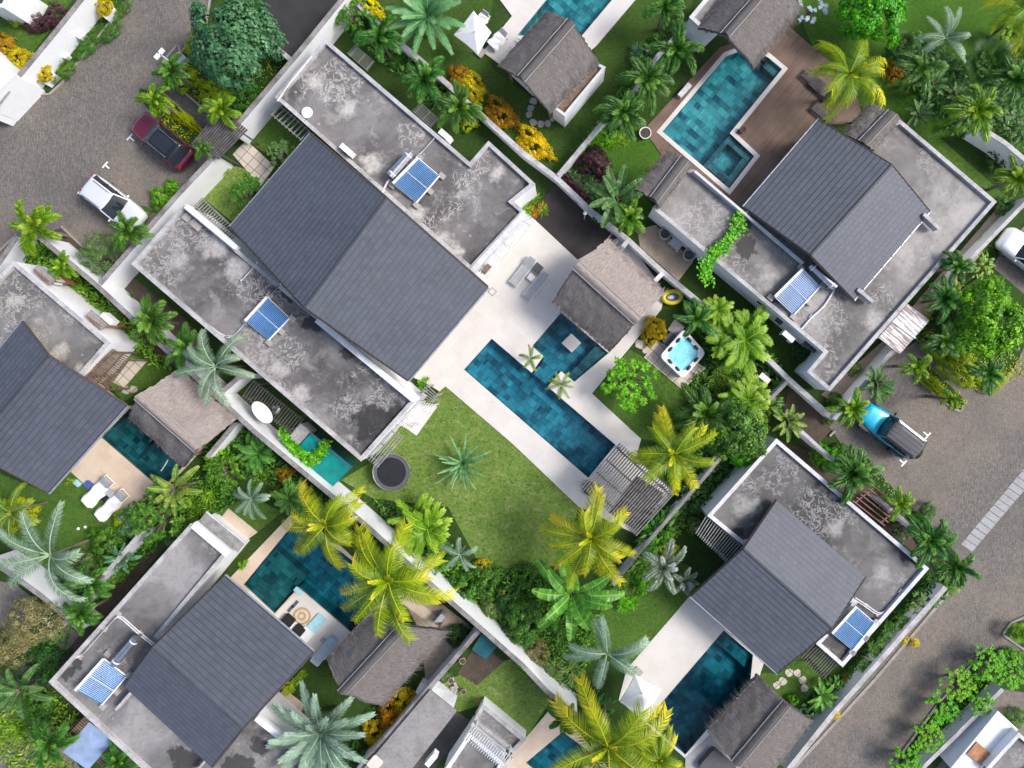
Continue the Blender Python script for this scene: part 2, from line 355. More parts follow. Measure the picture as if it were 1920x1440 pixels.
# foliage
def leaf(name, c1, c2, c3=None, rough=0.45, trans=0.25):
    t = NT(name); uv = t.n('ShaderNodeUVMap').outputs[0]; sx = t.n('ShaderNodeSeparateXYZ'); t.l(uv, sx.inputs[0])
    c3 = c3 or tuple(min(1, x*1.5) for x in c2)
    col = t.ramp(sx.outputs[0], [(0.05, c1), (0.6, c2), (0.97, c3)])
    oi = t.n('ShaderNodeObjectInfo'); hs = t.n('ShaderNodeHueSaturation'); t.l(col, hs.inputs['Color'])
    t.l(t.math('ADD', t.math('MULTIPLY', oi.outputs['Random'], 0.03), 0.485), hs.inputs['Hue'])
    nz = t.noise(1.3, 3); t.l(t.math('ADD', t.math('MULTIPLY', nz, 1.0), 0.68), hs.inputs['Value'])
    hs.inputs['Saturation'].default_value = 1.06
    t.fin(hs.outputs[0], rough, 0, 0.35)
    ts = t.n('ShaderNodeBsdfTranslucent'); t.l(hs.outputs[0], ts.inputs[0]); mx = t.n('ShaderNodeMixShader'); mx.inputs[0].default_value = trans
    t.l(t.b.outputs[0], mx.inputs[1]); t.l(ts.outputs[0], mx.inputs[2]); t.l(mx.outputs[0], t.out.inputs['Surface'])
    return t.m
L = {
 'coco': leaf('leaf_coconut', (0.07, 0.16, 0.015), (0.26, 0.34, 0.02), (0.74, 0.62, 0.07)),
 'cocog': leaf('leaf_coconut_green', (0.05, 0.13, 0.03), (0.15, 0.25, 0.04), (0.35, 0.38, 0.08)),
 'fox': leaf('leaf_foxtail', (0.025, 0.085, 0.014), (0.075, 0.2, 0.035), (0.22, 0.4, 0.08)),
 'foxb': leaf('leaf_areca', (0.05, 0.14, 0.012), (0.16, 0.32, 0.03), (0.4, 0.52, 0.08)),
 'date': leaf('leaf_date', (0.05, 0.15, 0.06), (0.13, 0.3, 0.12), (0.25, 0.45, 0.2)),
 'silverdate': leaf('leaf_silverdate', (0.08, 0.14, 0.1), (0.2, 0.3, 0.22), (0.38, 0.5, 0.38)),
 'bluepalm': leaf('leaf_bluepalm', (0.07, 0.13, 0.08), (0.18, 0.27, 0.18), (0.38, 0.48, 0.33)),
 'fluffy': leaf('leaf_fluffy', (0.12, 0.17, 0.1), (0.25, 0.32, 0.22), (0.6, 0.62, 0.58)),
 'fan': leaf('leaf_fan', (0.03, 0.08, 0.02), (0.07, 0.16, 0.035), (0.18, 0.28, 0.06)),
 'banana': leaf('leaf_banana', (0.05, 0.15, 0.03), (0.1, 0.27, 0.04), (0.25, 0.45, 0.08), 0.4, 0.3),
 'bananad': leaf('leaf_banana_dark', (0.03, 0.09, 0.03), (0.06, 0.15, 0.04), (0.16, 0.26, 0.08), 0.4, 0.3),
 'teal': leaf('leaf_teal', (0.025, 0.085, 0.03), (0.07, 0.18, 0.075), (0.2, 0.36, 0.18)),
 'green': leaf('leaf_green', (0.025, 0.09, 0.012), (0.07, 0.19, 0.022), (0.2, 0.36, 0.05)),
 'bright': leaf('leaf_bright', (0.04, 0.17, 0.01), (0.12, 0.36, 0.02), (0.28, 0.58, 0.05)),
 'lime': leaf('leaf_lime', (0.16, 0.26, 0.01), (0.38, 0.46, 0.015), (0.6, 0.62, 0.04)),
 'yellow': leaf('leaf_yellow', (0.4, 0.34, 0.01), (0.75, 0.6, 0.01), (0.95, 0.78, 0.03)),
 'gold': leaf('leaf_gold', (0.28, 0.22, 0.01), (0.55, 0.42, 0.015), (0.75, 0.55, 0.04)),
 'orange': leaf('leaf_orange', (0.2, 0.1, 0.012), (0.42, 0.22, 0.025), (0.65, 0.38, 0.03)),
 'purple': leaf('leaf_purple', (0.035, 0.012, 0.018), (0.08, 0.03, 0.045), (0.14, 0.07, 0.08)),
 'olive': leaf('leaf_olive', (0.12, 0.12, 0.045), (0.24, 0.22, 0.09), (0.38, 0.34, 0.18)),
 'soft': leaf('leaf_soft', (0.06, 0.12, 0.03), (0.13, 0.22, 0.06), (0.24, 0.35, 0.12)),
 'dark': leaf('leaf_dark', (0.014, 0.05, 0.01), (0.035, 0.11, 0.02), (0.1, 0.2, 0.04)),
 'silver': leaf('leaf_silver', (0.28, 0.34, 0.38), (0.45, 0.52, 0.58), (0.62, 0.68, 0.74)),
}
M['bark'] = weathered('bark', (0.2, 0.16, 0.12), (0.08, 0.06, 0.045), 0.7)
M['black'] = plain('black_plastic', (0.02, 0.02, 0.022), 0.45)
M['metal'] = plain('brushed_metal', (0.55, 0.56, 0.58), 0.25, 0.9)
M['white'] = plain('white_paint', (0.82, 0.82, 0.82), 0.4, 0, 0.04)
M['pipe'] = plain('pipe_white', (0.66, 0.64, 0.68), 0.4, 0, 0.1)
M['glass'] = plain('dark_glass', (0.02, 0.025, 0.03), 0.08, 0, 0.1, 1, 0.8)
M['blueglass'] = plain('collector_blue', (0.04, 0.22, 0.5), 0.1, 0.1, 0.15, 1.0, 0.8)
M['fabric_white'] = plain('fabric_white', (0.78, 0.78, 0.78), 0.9, 0, 0.06)
M['fabric_grey'] = plain('fabric_grey', (0.38, 0.39, 0.41), 0.9, 0, 0.1)
M['fabric_dark'] = plain('fabric_dark', (0.1, 0.1, 0.11), 0.9, 0, 0.1)
M['fabric_black'] = plain('fabric_black', (0.012, 0.012, 0.015), 0.9)
M['teal'] = plain('teal_sheet', (0.0, 0.23, 0.21), 0.45, 0, 0.25, 1.2)
M['teal_dark'] = plain('teal_dark', (0.01, 0.1, 0.12), 0.5, 0, 0.2)
M['stone'] = weathered('stone', (0.4, 0.37, 0.34), (0.2, 0.18, 0.16), 0.6)
M['pebble'] = weathered('pebble_roof', (0.3, 0.28, 0.27), (0.16, 0.15, 0.14), 0.7)
M['orange_wood'] = plain('orange_wood', (0.42, 0.2, 0.09), 0.6, 0, 0.2)
M['terracotta'] = plain('terracotta', (0.4, 0.16, 0.08), 0.7)

# ------------------------------------------------------------------ pools first: the ground and decks need their holes
POOLS = []   # (px polygon, deck z)
def hole(px, z=0.0, grow=0.0):
    p = poly(px, 0.06); p = offset(p, grow) if grow else p
    return atz(p, z)
P_MAIN = [(922,635),(997,699),(1019,668),(998,649),(1052,586),(1141,662),(1077,716),(1052,696),(1027,725),(1154,834),(1103,896),(870,693)]
P_B = [(1242,247),(1361,106),(1402,90),(1440,108),(1466,130),(1368,250),(1414,293),(1367,354)]
P_TOP = [(1042,-22),(1166,-22),(1080,80),(1030,70),(970,66)]
P_LEFT = [(243,766),(190,820),(303,918),(345,872),(372,830)]
P_C = [(555,976),(457,1096),(515,1150),(560,1101),(658,1185),(700,1140),(735,1110),(640,1035)]
P_D = [(1357,1182),(1211,1352),(1285,1415),(1345,1345),(1407,1275),(1412,1228)]
P_BOT = [(1055,1372),(986,1430),(1040,1475),(1120,1420)]
HOLES = [P_MAIN, P_B, P_TOP, P_LEFT, P_C, P_D, P_BOT]
def inside_any(px, pts):  # which pools lie in a deck outline
    pp = [Vector((x, y)) for x, y in pts]
    return [h for h in px if inpoly(Vector((sum(q[0] for q in h)/len(h), sum(q[1] for q in h)/len(h))), pp)]
g = MB(); gp = [Vector((-70,-60,0)), Vector((70,-60,0)), Vector((70,60,0)), Vector((-70,60,0))]
tess(g, [gp] + [hole(h) for h in HOLES], 0.0)
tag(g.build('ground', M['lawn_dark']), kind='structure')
ZN = [0.0]
def sheet(name, px, mat, z, holes=(), thick=None):
    m = MB(); p = poly(px, z); hs = [hole(h, z) for h in holes]
    if thick is not None: prism(m, p, z - thick, z, 0, hs)
    else: tess(m, [p] + hs, z)
    return tag(m.build(name, M[mat]), kind='structure')
# lawns (each a sheet a few mm above the soil)
lawns = [
 ([(700,-20),(930,-20),(905,100),(930,135),(1040,215),(1120,120),(1110,70),(1195,-20),(1300,-20),(1290,50),(1190,170),(1043,335),(980,286),(735,70)], 'lawn_mid'),
 ([(835,724),(960,831),(1085,950),(1075,985),(1110,1020),(1000,1080),(900,1060),(840,950),(700,935),(640,900),(690,870),(740,800),(800,750),(824,734)], 'lawn_dry'),
 ([(1110,738),(1154,690),(1180,655),(1207,670),(1278,729),(1290,760),(1262,830),(1202,823)], 'lawn'),
 ([(1140,220),(1210,245),(1240,290),(1250,285),(1190,350),(1232,392),(1180,440),(1110,400),(1060,350)], 'lawn_lush'),
 ([(1480,-20),(1940,-20),(1940,330),(1850,240),(1760,260),(1690,225),(1590,190),(1525,92)], 'lawn_lush'),
 ([(1690,225),(1762,258),(1900,380),(1868,378)], 'lawn'),
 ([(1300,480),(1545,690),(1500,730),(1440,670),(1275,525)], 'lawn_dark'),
 ([(-20,880),(90,924),(130,880),(225,968),(260,1000),(170,1100),(110,1080),(-20,1000)], 'lawn'),
 ([(1150,1100),(1215,1030),(1290,1060),(1310,1110),(1175,1255),(1100,1200)], 'lawn'),
 ([(870,1260),(960,1235),(1035,1310),(985,1385),(905,1320),(860,1335),(806,1295)], 'lawn_dry'),
 ([(-20,-20),(150,-20),(25,150),(-20,60)], 'lawn'),
 ([(237,660),(330,700),(250,740),(232,755),(205,720)], 'lawn'),
 ([(520,210),(590,250),(540,310),(470,270)], 'lawn'), ([(380,370),(440,310),(520,340),(440,420)], 'lawn_dry'),
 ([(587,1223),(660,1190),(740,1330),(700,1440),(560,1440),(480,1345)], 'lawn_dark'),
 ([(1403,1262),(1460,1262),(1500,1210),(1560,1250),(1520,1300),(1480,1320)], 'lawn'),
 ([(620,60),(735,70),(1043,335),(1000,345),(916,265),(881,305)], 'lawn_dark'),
 ([(470,930),(530,960),(430,1040),(400,960)], 'lawn'),
]
for i, (p, m) in enumerate(lawns): sheet('lawn', p, m, 0.006 + 0.0007*i)
for i, (p, m, n) in enumerate([
 ([(1480,725),(1545,775),(1564,800),(1520,850),(1465,790)], 'soil', 'soil_bed'),
 ([(250,520),(350,600),(400,660),(330,690),(200,590)], 'soil', 'soil_bed'),
 ([(270,1040),(330,1000),(90,1290),(60,1270)], 'soil', 'soil_bed'),
 ([(1655,640),(1868,392),(1900,400),(1700,650),(1570,760),(1540,740)], 'sand', 'side_yard'),
 ([(1195,430),(1230,422),(1300,490),(1272,527),(1200,462)], 'sand', 'sand_yard'),
 ([(750,1110),(800,1110),(890,1180),(800,1300),(790,1190)], 'sand', 'sand_yard'),
 ([(895,1205),(945,1240),(895,1285),(858,1262)], 'soil', 'soil_bed'),
 ([(1060,330),(1110,290),(1170,340),(1110,400)], 'soil', 'soil_bed'),
 ([(1567,864),(1681,959),(1741,1060),(1456,823)], 'soil', 'soil_bed')]): sheet(n, p, m, 0.022 + 0.0007*i)
# roads and pavements
road1 = [(250,-25),(400,-25),(500,60),(500,165),(440,245),(183,540),(75,448),(-25,500),(-25,235),(60,172),(92,176),(114,157),(156,104)]
road2 = [(1555,800),(1668,672),(1795,590),(1880,470),(1945,395),(1945,1470),(1455,1470),(1560,1340),(1775,1105),(1700,990),(1655,930),(1595,860)]
sheet('road', road1, 'cobble', 0.04); sheet('road', road2, 'cobble', 0.04)
sheet('road', [(-25,1085),(28,1095),(150,1190),(60,1300),(150,1440),(-25,1465)], 'cobble', 0.038)
sheet('paved_yard', [(490,-25),(655,-25),(545,112),(505,72)], 'asphalt_dark', 0.05)
sheet('paved_yard', [(1035,343),(1178,455),(1240,512),(1205,560),(1130,500),(1085,487),(1003,410)], 'dark_deck', 0.045)
# drain channel across the right road
ch = MB(); a0, a1, b0, b1 = U(1801,1020), U(1822,1034), U(1916,882), U(1938,897); n = 13
for i in range(n+4):
    q0, q1 = a0.lerp(b0, i/n), a1.lerp(b1, i/n); r0, r1 = a0.lerp(b0, (i+.9)/n), a1.lerp(b1, (i+.9)/n)
    prism(ch, ccw([q0, q1, r1, r0]), 0.0, 0.055)
tag(ch.build('drain_channel', M['drain']), kind='structure')
# decks and terraces
def deck(name, px, mat, z=0.06, cuts=None):
    return sheet(name, px, mat, z, inside_any(HOLES, px) if cuts is None else cuts, 0.06)
deck('terrace', [(985,395),(1003,412),(1083,487),(1170,440),(1247,548),(1240,580),(1110,738),(1202,823),(1192,860),(1265,925),(1195,1003),(1085,950),(960,831),(835,724),(824,734),(810,725),(740,690),(880,500)], 'white_pave', cuts=[P_MAIN])
deck('terrace', [(919,-25),(1212,-25),(1118,86),(1000,180),(935,119),(905,97),(960,30)], 'white_pave', cuts=[P_TOP])
deck('terrace', [(-20,900),(189,822),(243,760),(390,830),(345,880),(303,922),(220,965),(130,882),(100,900)][1:] , 'tan_pave', cuts=[P_LEFT])
deck('terrace', [(547,963),(430,1085),(455,1110),(500,1170),(595,1240),(660,1195),(740,1120),(640,1025)], 'tan_pave', cuts=[P_C])
deck('terrace', [(1293,1118),(1175,1255),(1160,1312),(1292,1428),(1420,1280),(1440,1220),(1380,1150)], 'white_pave', cuts=[P_D])
deck('terrace', [(1040,1320),(940,1437),(1000,1490),(1140,1440)], 'tan_pave', cuts=[P_BOT])
deck('wood_deck', [(1350,88),(1207,243),(1240,290),(1232,310),(1300,322),(1398,402),(1545,232),(1620,235),(1600,150),(1525,90),(1478,48)], 'wood_deck', cuts=[P_B])
pl = MB(); prism(pl, poly([(562,1104),(515,1153),(590,1218),(608,1238),(656,1187)], 0.075), 0.0, 0.075)
tag(pl.build('terrace', M['white_pave']), kind='structure')
pl = MB(); prism(pl, poly([(1240,582),(1216,556),(1145,662),(1112,735),(1155,690)], 0.07), 0.0, 0.07)
# entrance paths
deck('path', [(462,263),(515,312),(488,349),(436,289)], 'slab', 0.05, [])
deck('path', [(302,168),(330,160),(425,235),(392,265)], 'dark_pave', 0.06, [])
deck('path', [(783,757),(820,762),(781,817),(752,796)], 'white_pave', 0.05, [])
deck('path', [(246,672),(276,678),(232,727),(211,716)], 'slab', 0.05, [])
deck('path', [(428,953),(483,998),(462,1013),(414,972)], 'tan_pave', 0.05, [])
sheet('side_yard', [(856,1334),(885,1352),(870,1375),(806,1450),(770,1445)], 'dark_pave', 0.05)
deck('path', [(533,1292),(570,1320),(560,1352),(515,1312)], 'tan_pave', 0.05, [])
deck('path', [(1207,670),(1232,638),(1324,690),(1280,731)], 'slab', 0.08, [])
deck('path', [(765,1112),(818,1155),(805,1168),(752,1130)], 'tan_pave', 0.05, [])
for s in [[(1265,598),(1284,613),(1270,633),(1252,618)]]: deck('path', s, 'stone', 0.09, [])
# stepping stones and small flags: structure
def stones(name, pts, r, mat='stone', z=0.05):
    m = MB(); rg = random.Random(5)
    for x, y in pts:
        c = U(x, y, z); n = 9; p = [c + Vector((math.cos(6.283*i/n), math.sin(6.283*i/n), 0))*mpx(r)*rg.uniform(.8,1.1) for i in range(n)]
        prism(m, p, 0.0, z)
    tag(m.build(name, M[mat]), kind='structure')
stones('stepping_stones', [(1000,190),(995,203),(992,215),(1000,229),(1014,233),(1027,231),(1036,221)], 7)
stones('stepping_stones', [(236,732),(250,730),(1457,1285),(1468,1277),(1480,1262),(1495,1262),(1505,1275),(1508,1290)], 8, 'slab')
stones('stepping_stones', [(1200,646),(1212,655)], 9, 'slab')
# kerbs
def kerb(pts, w=0.14, h=0.14, name='kerb', mat='kerb'):
    m = MB(); P = [U(x, y, h) for x, y in pts]
    for a, b in zip(P, P[1:]): m.beam((a.x,a.y,h/2), (b.x,b.y,h/2), w, h)
    tag(m.build(name, M[mat]), kind='structure')
kerb([(248,-10),(200,48),(155,105),(128,136),(112,158),(92,176),(76,177),(58,169)])
kerb([(395,-12),(386,44),(338,99),(333,83),(312,107)]); kerb([(312,107),(303,120)])
kerb([(330,160),(392,213),(425,238)]); kerb([(303,172),(350,215),(385,252)]); kerb([(300,222),(345,262)])
kerb([(114,424),(153,461),(168,475)]); kerb([(-20,488),(30,440)])
kerb([(1717,632),(1780,683),(1835,733),(1852,737),(1870,728),(1888,705)]); kerb([(1704,694),(1750,738),(1790,768),(1803,771),(1806,760)])
kerb([(1881,1190),(1896,1168),(1925,1155)]); kerb([(1881,1190),(1930,1225)]); kerb([(1556,818),(1566,808)])
kerb([(1848,1215),(1760,1320),(1675,1434)]); kerb([(1780,1110),(1640,1275),(1480,1450)], 0.2, 0.1)
# raised planting beds (ground cover)
def bed(px, mat, z=0.16):
    m = MB(); prism(m, poly(px, z), 0.0, z); return tag(m.build('planting_bed', M[mat]), kind='structure')
bed([(243,-14),(196,50),(151,105),(110,156),(90,172),(64,165),(70,150),(190,-14)], 'cover')
bed([(400,-16),(390,46),(345,97),(312,112),(306,150),(332,158),(394,210),(430,238),(500,160),(545,112),(500,72),(490,-16)], 'cover')
bed([(303,178),(262,165),(262,185),(290,215),(340,262),(365,272),(385,256),(350,220)], 'cover')
bed([(100,432),(113,428),(151,464),(166,478),(230,482),(186,532),(78,446)], 'soil', 0.1)
bed([(1720,635),(1780,686),(1835,729),(1862,728),(1903,688),(1925,640),(1930,560),(1860,500),(1780,560)], 'cover')
bed([(1709,694),(1725,672),(1812,752),(1803,766),(1790,765)], 'cover')
bed([(1884,1190),(1900,1170),(1940,1160),(1940,1225)], 'cover')
bed([(1851,1218),(1763,1323),(1680,1440),(1740,1460),(1870,1290),(1930,1300),(1930,1230)], 'cover')
bed([(1600,862),(1655,925),(1700,985),(1775,1098),(1810,1060),(1740,985),(1660,900),(1620,850)], 'cover')
# painted T marks of the parking bays
for x, y, fl in ((243,257,1),(197,309,1),(150,358,1),(1740,817,-1),(1695,869,-1)):
    m = MB(); c = U(x, y, .048); a = R(-41)
    d = Vector((math.cos(a), math.sin(a), 0)); e = Vector((-d.y, d.x, 0))
    m.box(c, (0.1, 0.55, 0.006), a); m.box(c + d*0.22*fl, (0.36, 0.1, 0.006), a)
    tag(m.build('parking_mark', M['white']), kind='structure')

# ------------------------------------------------------------------ swimming pools
def pool(px, depth, tilem, wat, label, coping=None, cmat='white_pave', extras=None, cover=0.06):
    c = U(sum(p[0] for p in px)/len(px), sum(p[1] for p in px)/len(px), 0)
    e = empty('swimming_pool', (c.x, c.y, 0), label, 'swimming pool')
    P = poly(px, 0.06)
    b = MB(); tess(b, [P], -depth); sides(b, P, -depth, 0.055, 0, True)
    b.build('basin', M[tilem], e)
    w = MB(); tess(w, [offset(P, -0.01)], -0.06); w.build('water', M[wat], e)
    if coping:
        k = MB(); o = offset(P, coping); prism(k, o, 0.0, 0.1, 0, [P]); k.build('coping', M[cmat], e)
    if extras:
        for (q, z, mt, nm) in extras:
            k = MB(); prism(k, poly(q, z), -depth, z); k.build(nm, M[mt], e)
    return e
pool(P_MAIN, 0.95, 'pt_main', 'water', 'long L shaped teal pool in the middle garden with white square island', extras=[
  ([(1071,625),(1090,643),(1072,661),(1053,643)], 0.1, 'white_pave', 'island'),
  ([(1000,701),(1021,672),(1048,696),(1026,722)], -0.35, 'pt_main', 'step'), ([(1028,609),(1052,587),(1062,596),(1011,652),(999,648)], -0.25, 'pt_green', 'ledge'), ([(1120,645),(1141,662),(1077,716),(1064,705)], -0.25, 'pt_green', 'ledge')])
pool(P_B, 0.9, 'pt_light', 'water', 'bright turquoise pool with white coping and corner spa set in the brown wooden deck', 0.3, 'white_pave', [
  ([(1371,256),(1411,293),(1402,304),(1362,267)], -0.2, 'pt_green', 'ledge'), ([(1402,305),(1366,352),(1358,343),(1392,296)], -0.2, 'pt_green', 'ledge'), ([(1357,342),(1320,309),(1329,299),(1366,332)], -0.2, 'pt_green', 'ledge'), ([(1367,254),(1373,259),(1325,316),(1318,311)], -0.08, 'pt_green', 'divider'), ([(1443,110),(1465,130),(1452,145),(1430,125)], -0.2, 'pt_green', 'step')])
pool(P_TOP, 0.9, 'pt_light', 'water', 'turquoise pool cut by the top edge of the photo beside the square thatched pavilion')
pool(P_LEFT, 1.1, 'pt_green', 'water_deep', 'dark teal pool between left villa terrace and pale lumpy thatched pavilion', extras=[([(243,768),(192,820),(250,868),(290,820)], -0.5, 'pt_green', 'step')])
pool(P_C, 1.2, 'pt_deep', 'water_deep', 'deep blue pool under two yellow coconut palms with dark shallow corner', extras=[([(516,1028),(460,1096),(515,1147),(575,1080)], -0.35, 'pt_green', 'shallow_shelf')])
pool(P_D, 1.1, 'pt_deep', 'water_deep', 'deep blue rectangular pool between white terrace and lower right thatched pavilion', extras=[([(1357,1184),(1341,1203),(1395,1250),(1408,1228)], -0.35, 'pt_deep', 'step')])
pool(P_BOT, 1.1, 'pt_deep', 'water_deep', 'small piece of blue pool at the bottom edge with tan paving')

# ------------------------------------------------------------------ boundary walls
def bwall(pts, h, label, w=0.24, mat='plaster', cap='cap', capw=0.3, name='boundary_wall', group=None):
    P = [U(x, y, h) for x, y in pts]
    e = empty(name, (P[0].x, P[0].y, 0), label, 'wall', group)
    def ribbon(hw):
        l, r = [], []
        for i, p in enumerate(P):
            d0 = (P[i]-P[i-1]).normalized() if i else (P[1]-P[0]).normalized()
            d1 = (P[i+1]-P[i]).normalized() if i < len(P)-1 else d0
            n0 = Vector((-d0.y, d0.x, 0)); n1 = Vector((-d1.y, d1.x, 0)); m = (n0+n1); m = m*(hw/max(0.4, 1+n0.dot(n1)))
            l.append(p+m); r.append(p-m)
        return ccw(l + r[::-1])
    b = MB(); prism(b, ribbon(w/2), 0.0, h-0.06); b.build('wall', M[mat], e)
    b = MB(); prism(b, ribbon(capw/2), h-0.06, h); b.build('cap', M[cap], e)
    return e
bwall([(652,-15),(560,98),(432,248)], 2.4, 'white boundary wall with grey cap running from top edge down to entrance pergola')
bwall([(403,291),(330,368),(183,537)], 2.4, 'white boundary wall with grey cap between entrance pergola and round green tree')
bwall([(163,-15),(95,70),(27,152),(-25,215)], 2.1, 'tall white wall at top left corner beside road verge', 0.24)
bwall([(75,446),(183,537),(258,607),(400,738),(480,812),(640,945),(694,992),(817,1104),(899,1176),(980,1248),(1027,1298),(1080,1340)], 2.6, 'very long white boundary wall with brown cap crossing the picture from left to bottom centre', 0.26, 'plaster', 'cap')
bwall([(899,1182),(800,1296),(668,1448)], 2.0, 'brown capped wall branching down left from the long wall beside pale strip roof', 0.22, 'plaster_old', 'cap')
bwall([(660,-5),(702,39),(735,69),(783,108),(824,144),(980,286),(1043,333),(1110,397),(1177,449),(1243,510),(1346,595),(1435,668),(1478,710),(1561,784)], 1.3, 'long thin garden wall with pale cap from top centre down to the brown soil yard', 0.2, 'plaster_old', 'cap_pale', 0.34)
bwall([(1046,328),(1138,219),(1188,172),(1232,105),(1292,40)], 1.4, 'narrow garden wall under dark foxtail palms between the two upper gardens', 0.18, 'plaster_old', 'cap_pale', 0.22)
bwall([(1476,716),(1415,780),(1327,888),(1193,1042),(1150,1097)], 1.3, 'garden wall running down left past wooden pergola to banana plant', 0.18, 'plaster_old', 'cap', 0.24)
bwall([(1467,776),(1520,824),(1564,864)], 2.0, 'short garden wall between brown soil yard and lower right villa', 0.18, 'plaster_old', 'cap_pale', 0.22)
bwall([(1648,935),(1681,963),(1714,993)], 1.9, 'short weathered grey wall beside the red slatted pergola', 0.18, 'plaster_old', 'cap_pale', 0.24)
bwall([(1935,368),(1814,492),(1768,545)], 1.5, 'bluish white wall upper piece between right road and side yard', 0.22, 'plaster', 'cap_pale', 0.26)
bwall([(1728,600),(1672,660),(1564,786)], 1.5, 'bluish white wall between entrance canopy and soil yard on the right road', 0.22, 'plaster', 'cap_pale', 0.26)
bwall([(1773,1101),(1660,1228),(1559,1342),(1475,1447)], 1.35, 'long white wall with pinkish cap along right lane beside lower right villa', 0.26, 'plaster', 'cap_pale', 0.34)
bwall([(1880,1292),(1800,1372),(1715,1455)], 1.2, 'white wall overgrown by frangipani at bottom right', 0.24, 'plaster', 'cap_pale', 0.28)
bwall([(-20,1050),(28,1082),(80,1120),(150,1182)], 2.2, 'white wall with grey cap at far left edge behind silvery palm', 0.24)
bwall([(264,1000),(205,1068),(118,1172)], 1.7, 'short hidden grey wall between left garden and bottom left villa', 0.2, 'plaster_old', 'cap_pale')
bwall([(1838,238),(1885,268),(1930,306)], 2.0, 'white wall piece at upper right edge under dark palms', 0.22, 'plaster', 'cap_pale')
bwall([(-25,520),(0,490),(30,445)], 1.8, 'short white wall at left edge beside the cobbled road', 0.22)
bwall([(1168,463),(1178,450)], 1.6, 'stub wall across service yard behind main pavilion near dark deck', 0.2, 'plaster_old', 'cap_pale')
bwall([(1243,512),(1228,527)], 1.6, 'stub wall across service yard near yellow inflatable ring', 0.2, 'plaster_old', 'cap_white')
bwall([(500,73),(545,112)], 1.8, 'short grey wall between big bluish tree and dark yard', 0.2, 'plaster_old', 'cap_pale')
bwall([(415,736),(447,708),(470,706)], 2.0, 'short white wall stub below main villa behind blue grey palm', 0.3, 'plaster', 'cap')
bwall([(440,795),(388,858)], 1.7, 'short wall between lumpy thatched pavilion and leafy bed', 0.2, 'plaster', 'cap')

# ------------------------------------------------------------------ flat roofed villas with tiled roofs
def flat_block(e, px, h, roofmat, capmat='cap_white', wallmat='plaster', par=0.22, rise=0.26, nm='flat_roof'):
    P = poly(px, h); I = offset(P, -par)
    w = MB(); sides(w, P, 0.0, h-0.05); w.build('wall', M[wallmat], e)
    c = MB(); O = offset(P, 0.03); prism(c, O, h-0.05, h, 0, [I]); sides(c, I, h-rise, h-0.05, 0, True); c.build('parapet', M[capmat], e)
    r = MB(); tess(r, [offset(P, -par+0.02)], h-rise); r.build(nm, roofmat, e)
def slope(mb, E0, E1, R0, R1, n, step=0.03):
    nrm = (E1-E0).cross(R0-E0).normalized()
    if nrm.z < 0: nrm = -nrm
    W_ = (E1-E0).length; D = ((R0+R1)/2-(E0+E1)/2).length; v0 = 0.0
    for i in range(n):
        a, b = i/n, (i+1)/n
        p0, p1 = E0.lerp(R0, a)+nrm*step, E1.lerp(R1, a)+nrm*step; q0, q1 = E0.lerp(R0, b), E1.lerp(R1, b)
        vv = i*0.36
        f = [p0, p1, q1, q0]; u = [(0, vv+.01),(W_, vv+.01),(W_, vv+.35),(0, vv+.35)]
        if (f[1]-f[0]).cross(f[2]-f[0]).z < 0: f, u = f[::-1], u[::-1]
        mb.face(f, u)
        mb.face([p0 - nrm*step, p1 - nrm*step, p1, p0], [(0, vv),(W_, vv),(W_, vv+.01),(0, vv+.01)])
def tiled_roof(e, eA, rid, eB, ze, zr, walls=True, zeB=None, gut=(True, True)):
    """eA, rid, eB: pairs of pixels (first gable end, second gable end)"""
    zeB = ze if zeB is None else zeB
    A = [U(*p, ze) for p in eA]; G = [U(*p, zr) for p in rid]; B = [U(*p, zeB) for p in eB]
    m = MB()
    for E in (A, B):
        D = ((E[0]+E[1])/2-(G[0]+G[1])/2).length
        slope(m, E[0], E[1], G[0], G[1], max(4, round(D/0.36)))
    th = 0.14; dn = Vector((0,0,-th))
    for E in (A, B):
        q = [E[0]+dn, E[1]+dn, G[1]+dn, G[0]+dn]
        if (q[1]-q[0]).cross(q[2]-q[0]).z > 0: q = q[::-1]
        m.face(q, [(0,0)]*4)
        m.face([E[0], E[1], E[1]+dn, E[0]+dn], [(0,0)]*4)
    o = m.build('tiled_roof', M['tile'], e)
    for k in (0, 1):
        t = MB(); t.tube([q+Vector((0,0,-.05)) for q in (A[k], G[k], B[k])], 0.1, 4); t.build('verge_board', M['trim'], o)
    r = MB(); r.tube([G[0]+Vector((0,0,.0)), G[1]], 0.09, 6); r.build('ridge_cap', M['tile'], o)
    for E, on in ((A, gut[0]), (B, gut[1])):
        if not on: continue
        k = MB(); out = ((E[0]+E[1])/2-(G[0]+G[1])/2); out.z = 0; out.normalize(); z = Vector((0,0,-0.08))
        k.tube([E[0]+out*.07+z, E[1]+out*.07+z], 0.07, 6)
        n = int((E[1]-E[0]).length/0.9)
        for i in range(n+1):
            p = E[0].lerp(E[1], i/n)+out*.08; k.box((p.x, p.y, p.z+0.0), (0.06,0.06,0.08), R(-41))
        k.build('gutter', M['gutter'], o)
    if walls:
        w = MB(); c = (A[0]+A[1]+B[0]+B[1])/4
        hl = (Vector((c.x,c.y,0))-Vector((A[0].x,A[0].y,0))).length
        def ins(p, k=1-2.3/hl): return Vector((c.x+(p.x-c.x)*k, c.y+(p.y-c.y)*k, p.z-0.2))
        for k in (0, 1):
            a, g_, b = ins(A[k]), ins(G[k]), ins(B[k])
            w.face([(a.x,a.y,0),(b.x,b.y,0),b,g_,a])
        for E in (A, B):
            a, b = ins(E[0]), ins(E[1]); w.face([(a.x,a.y,0),(b.x,b.y,0),b,a])
        w.build('wall', M['plaster'], e)
    return o
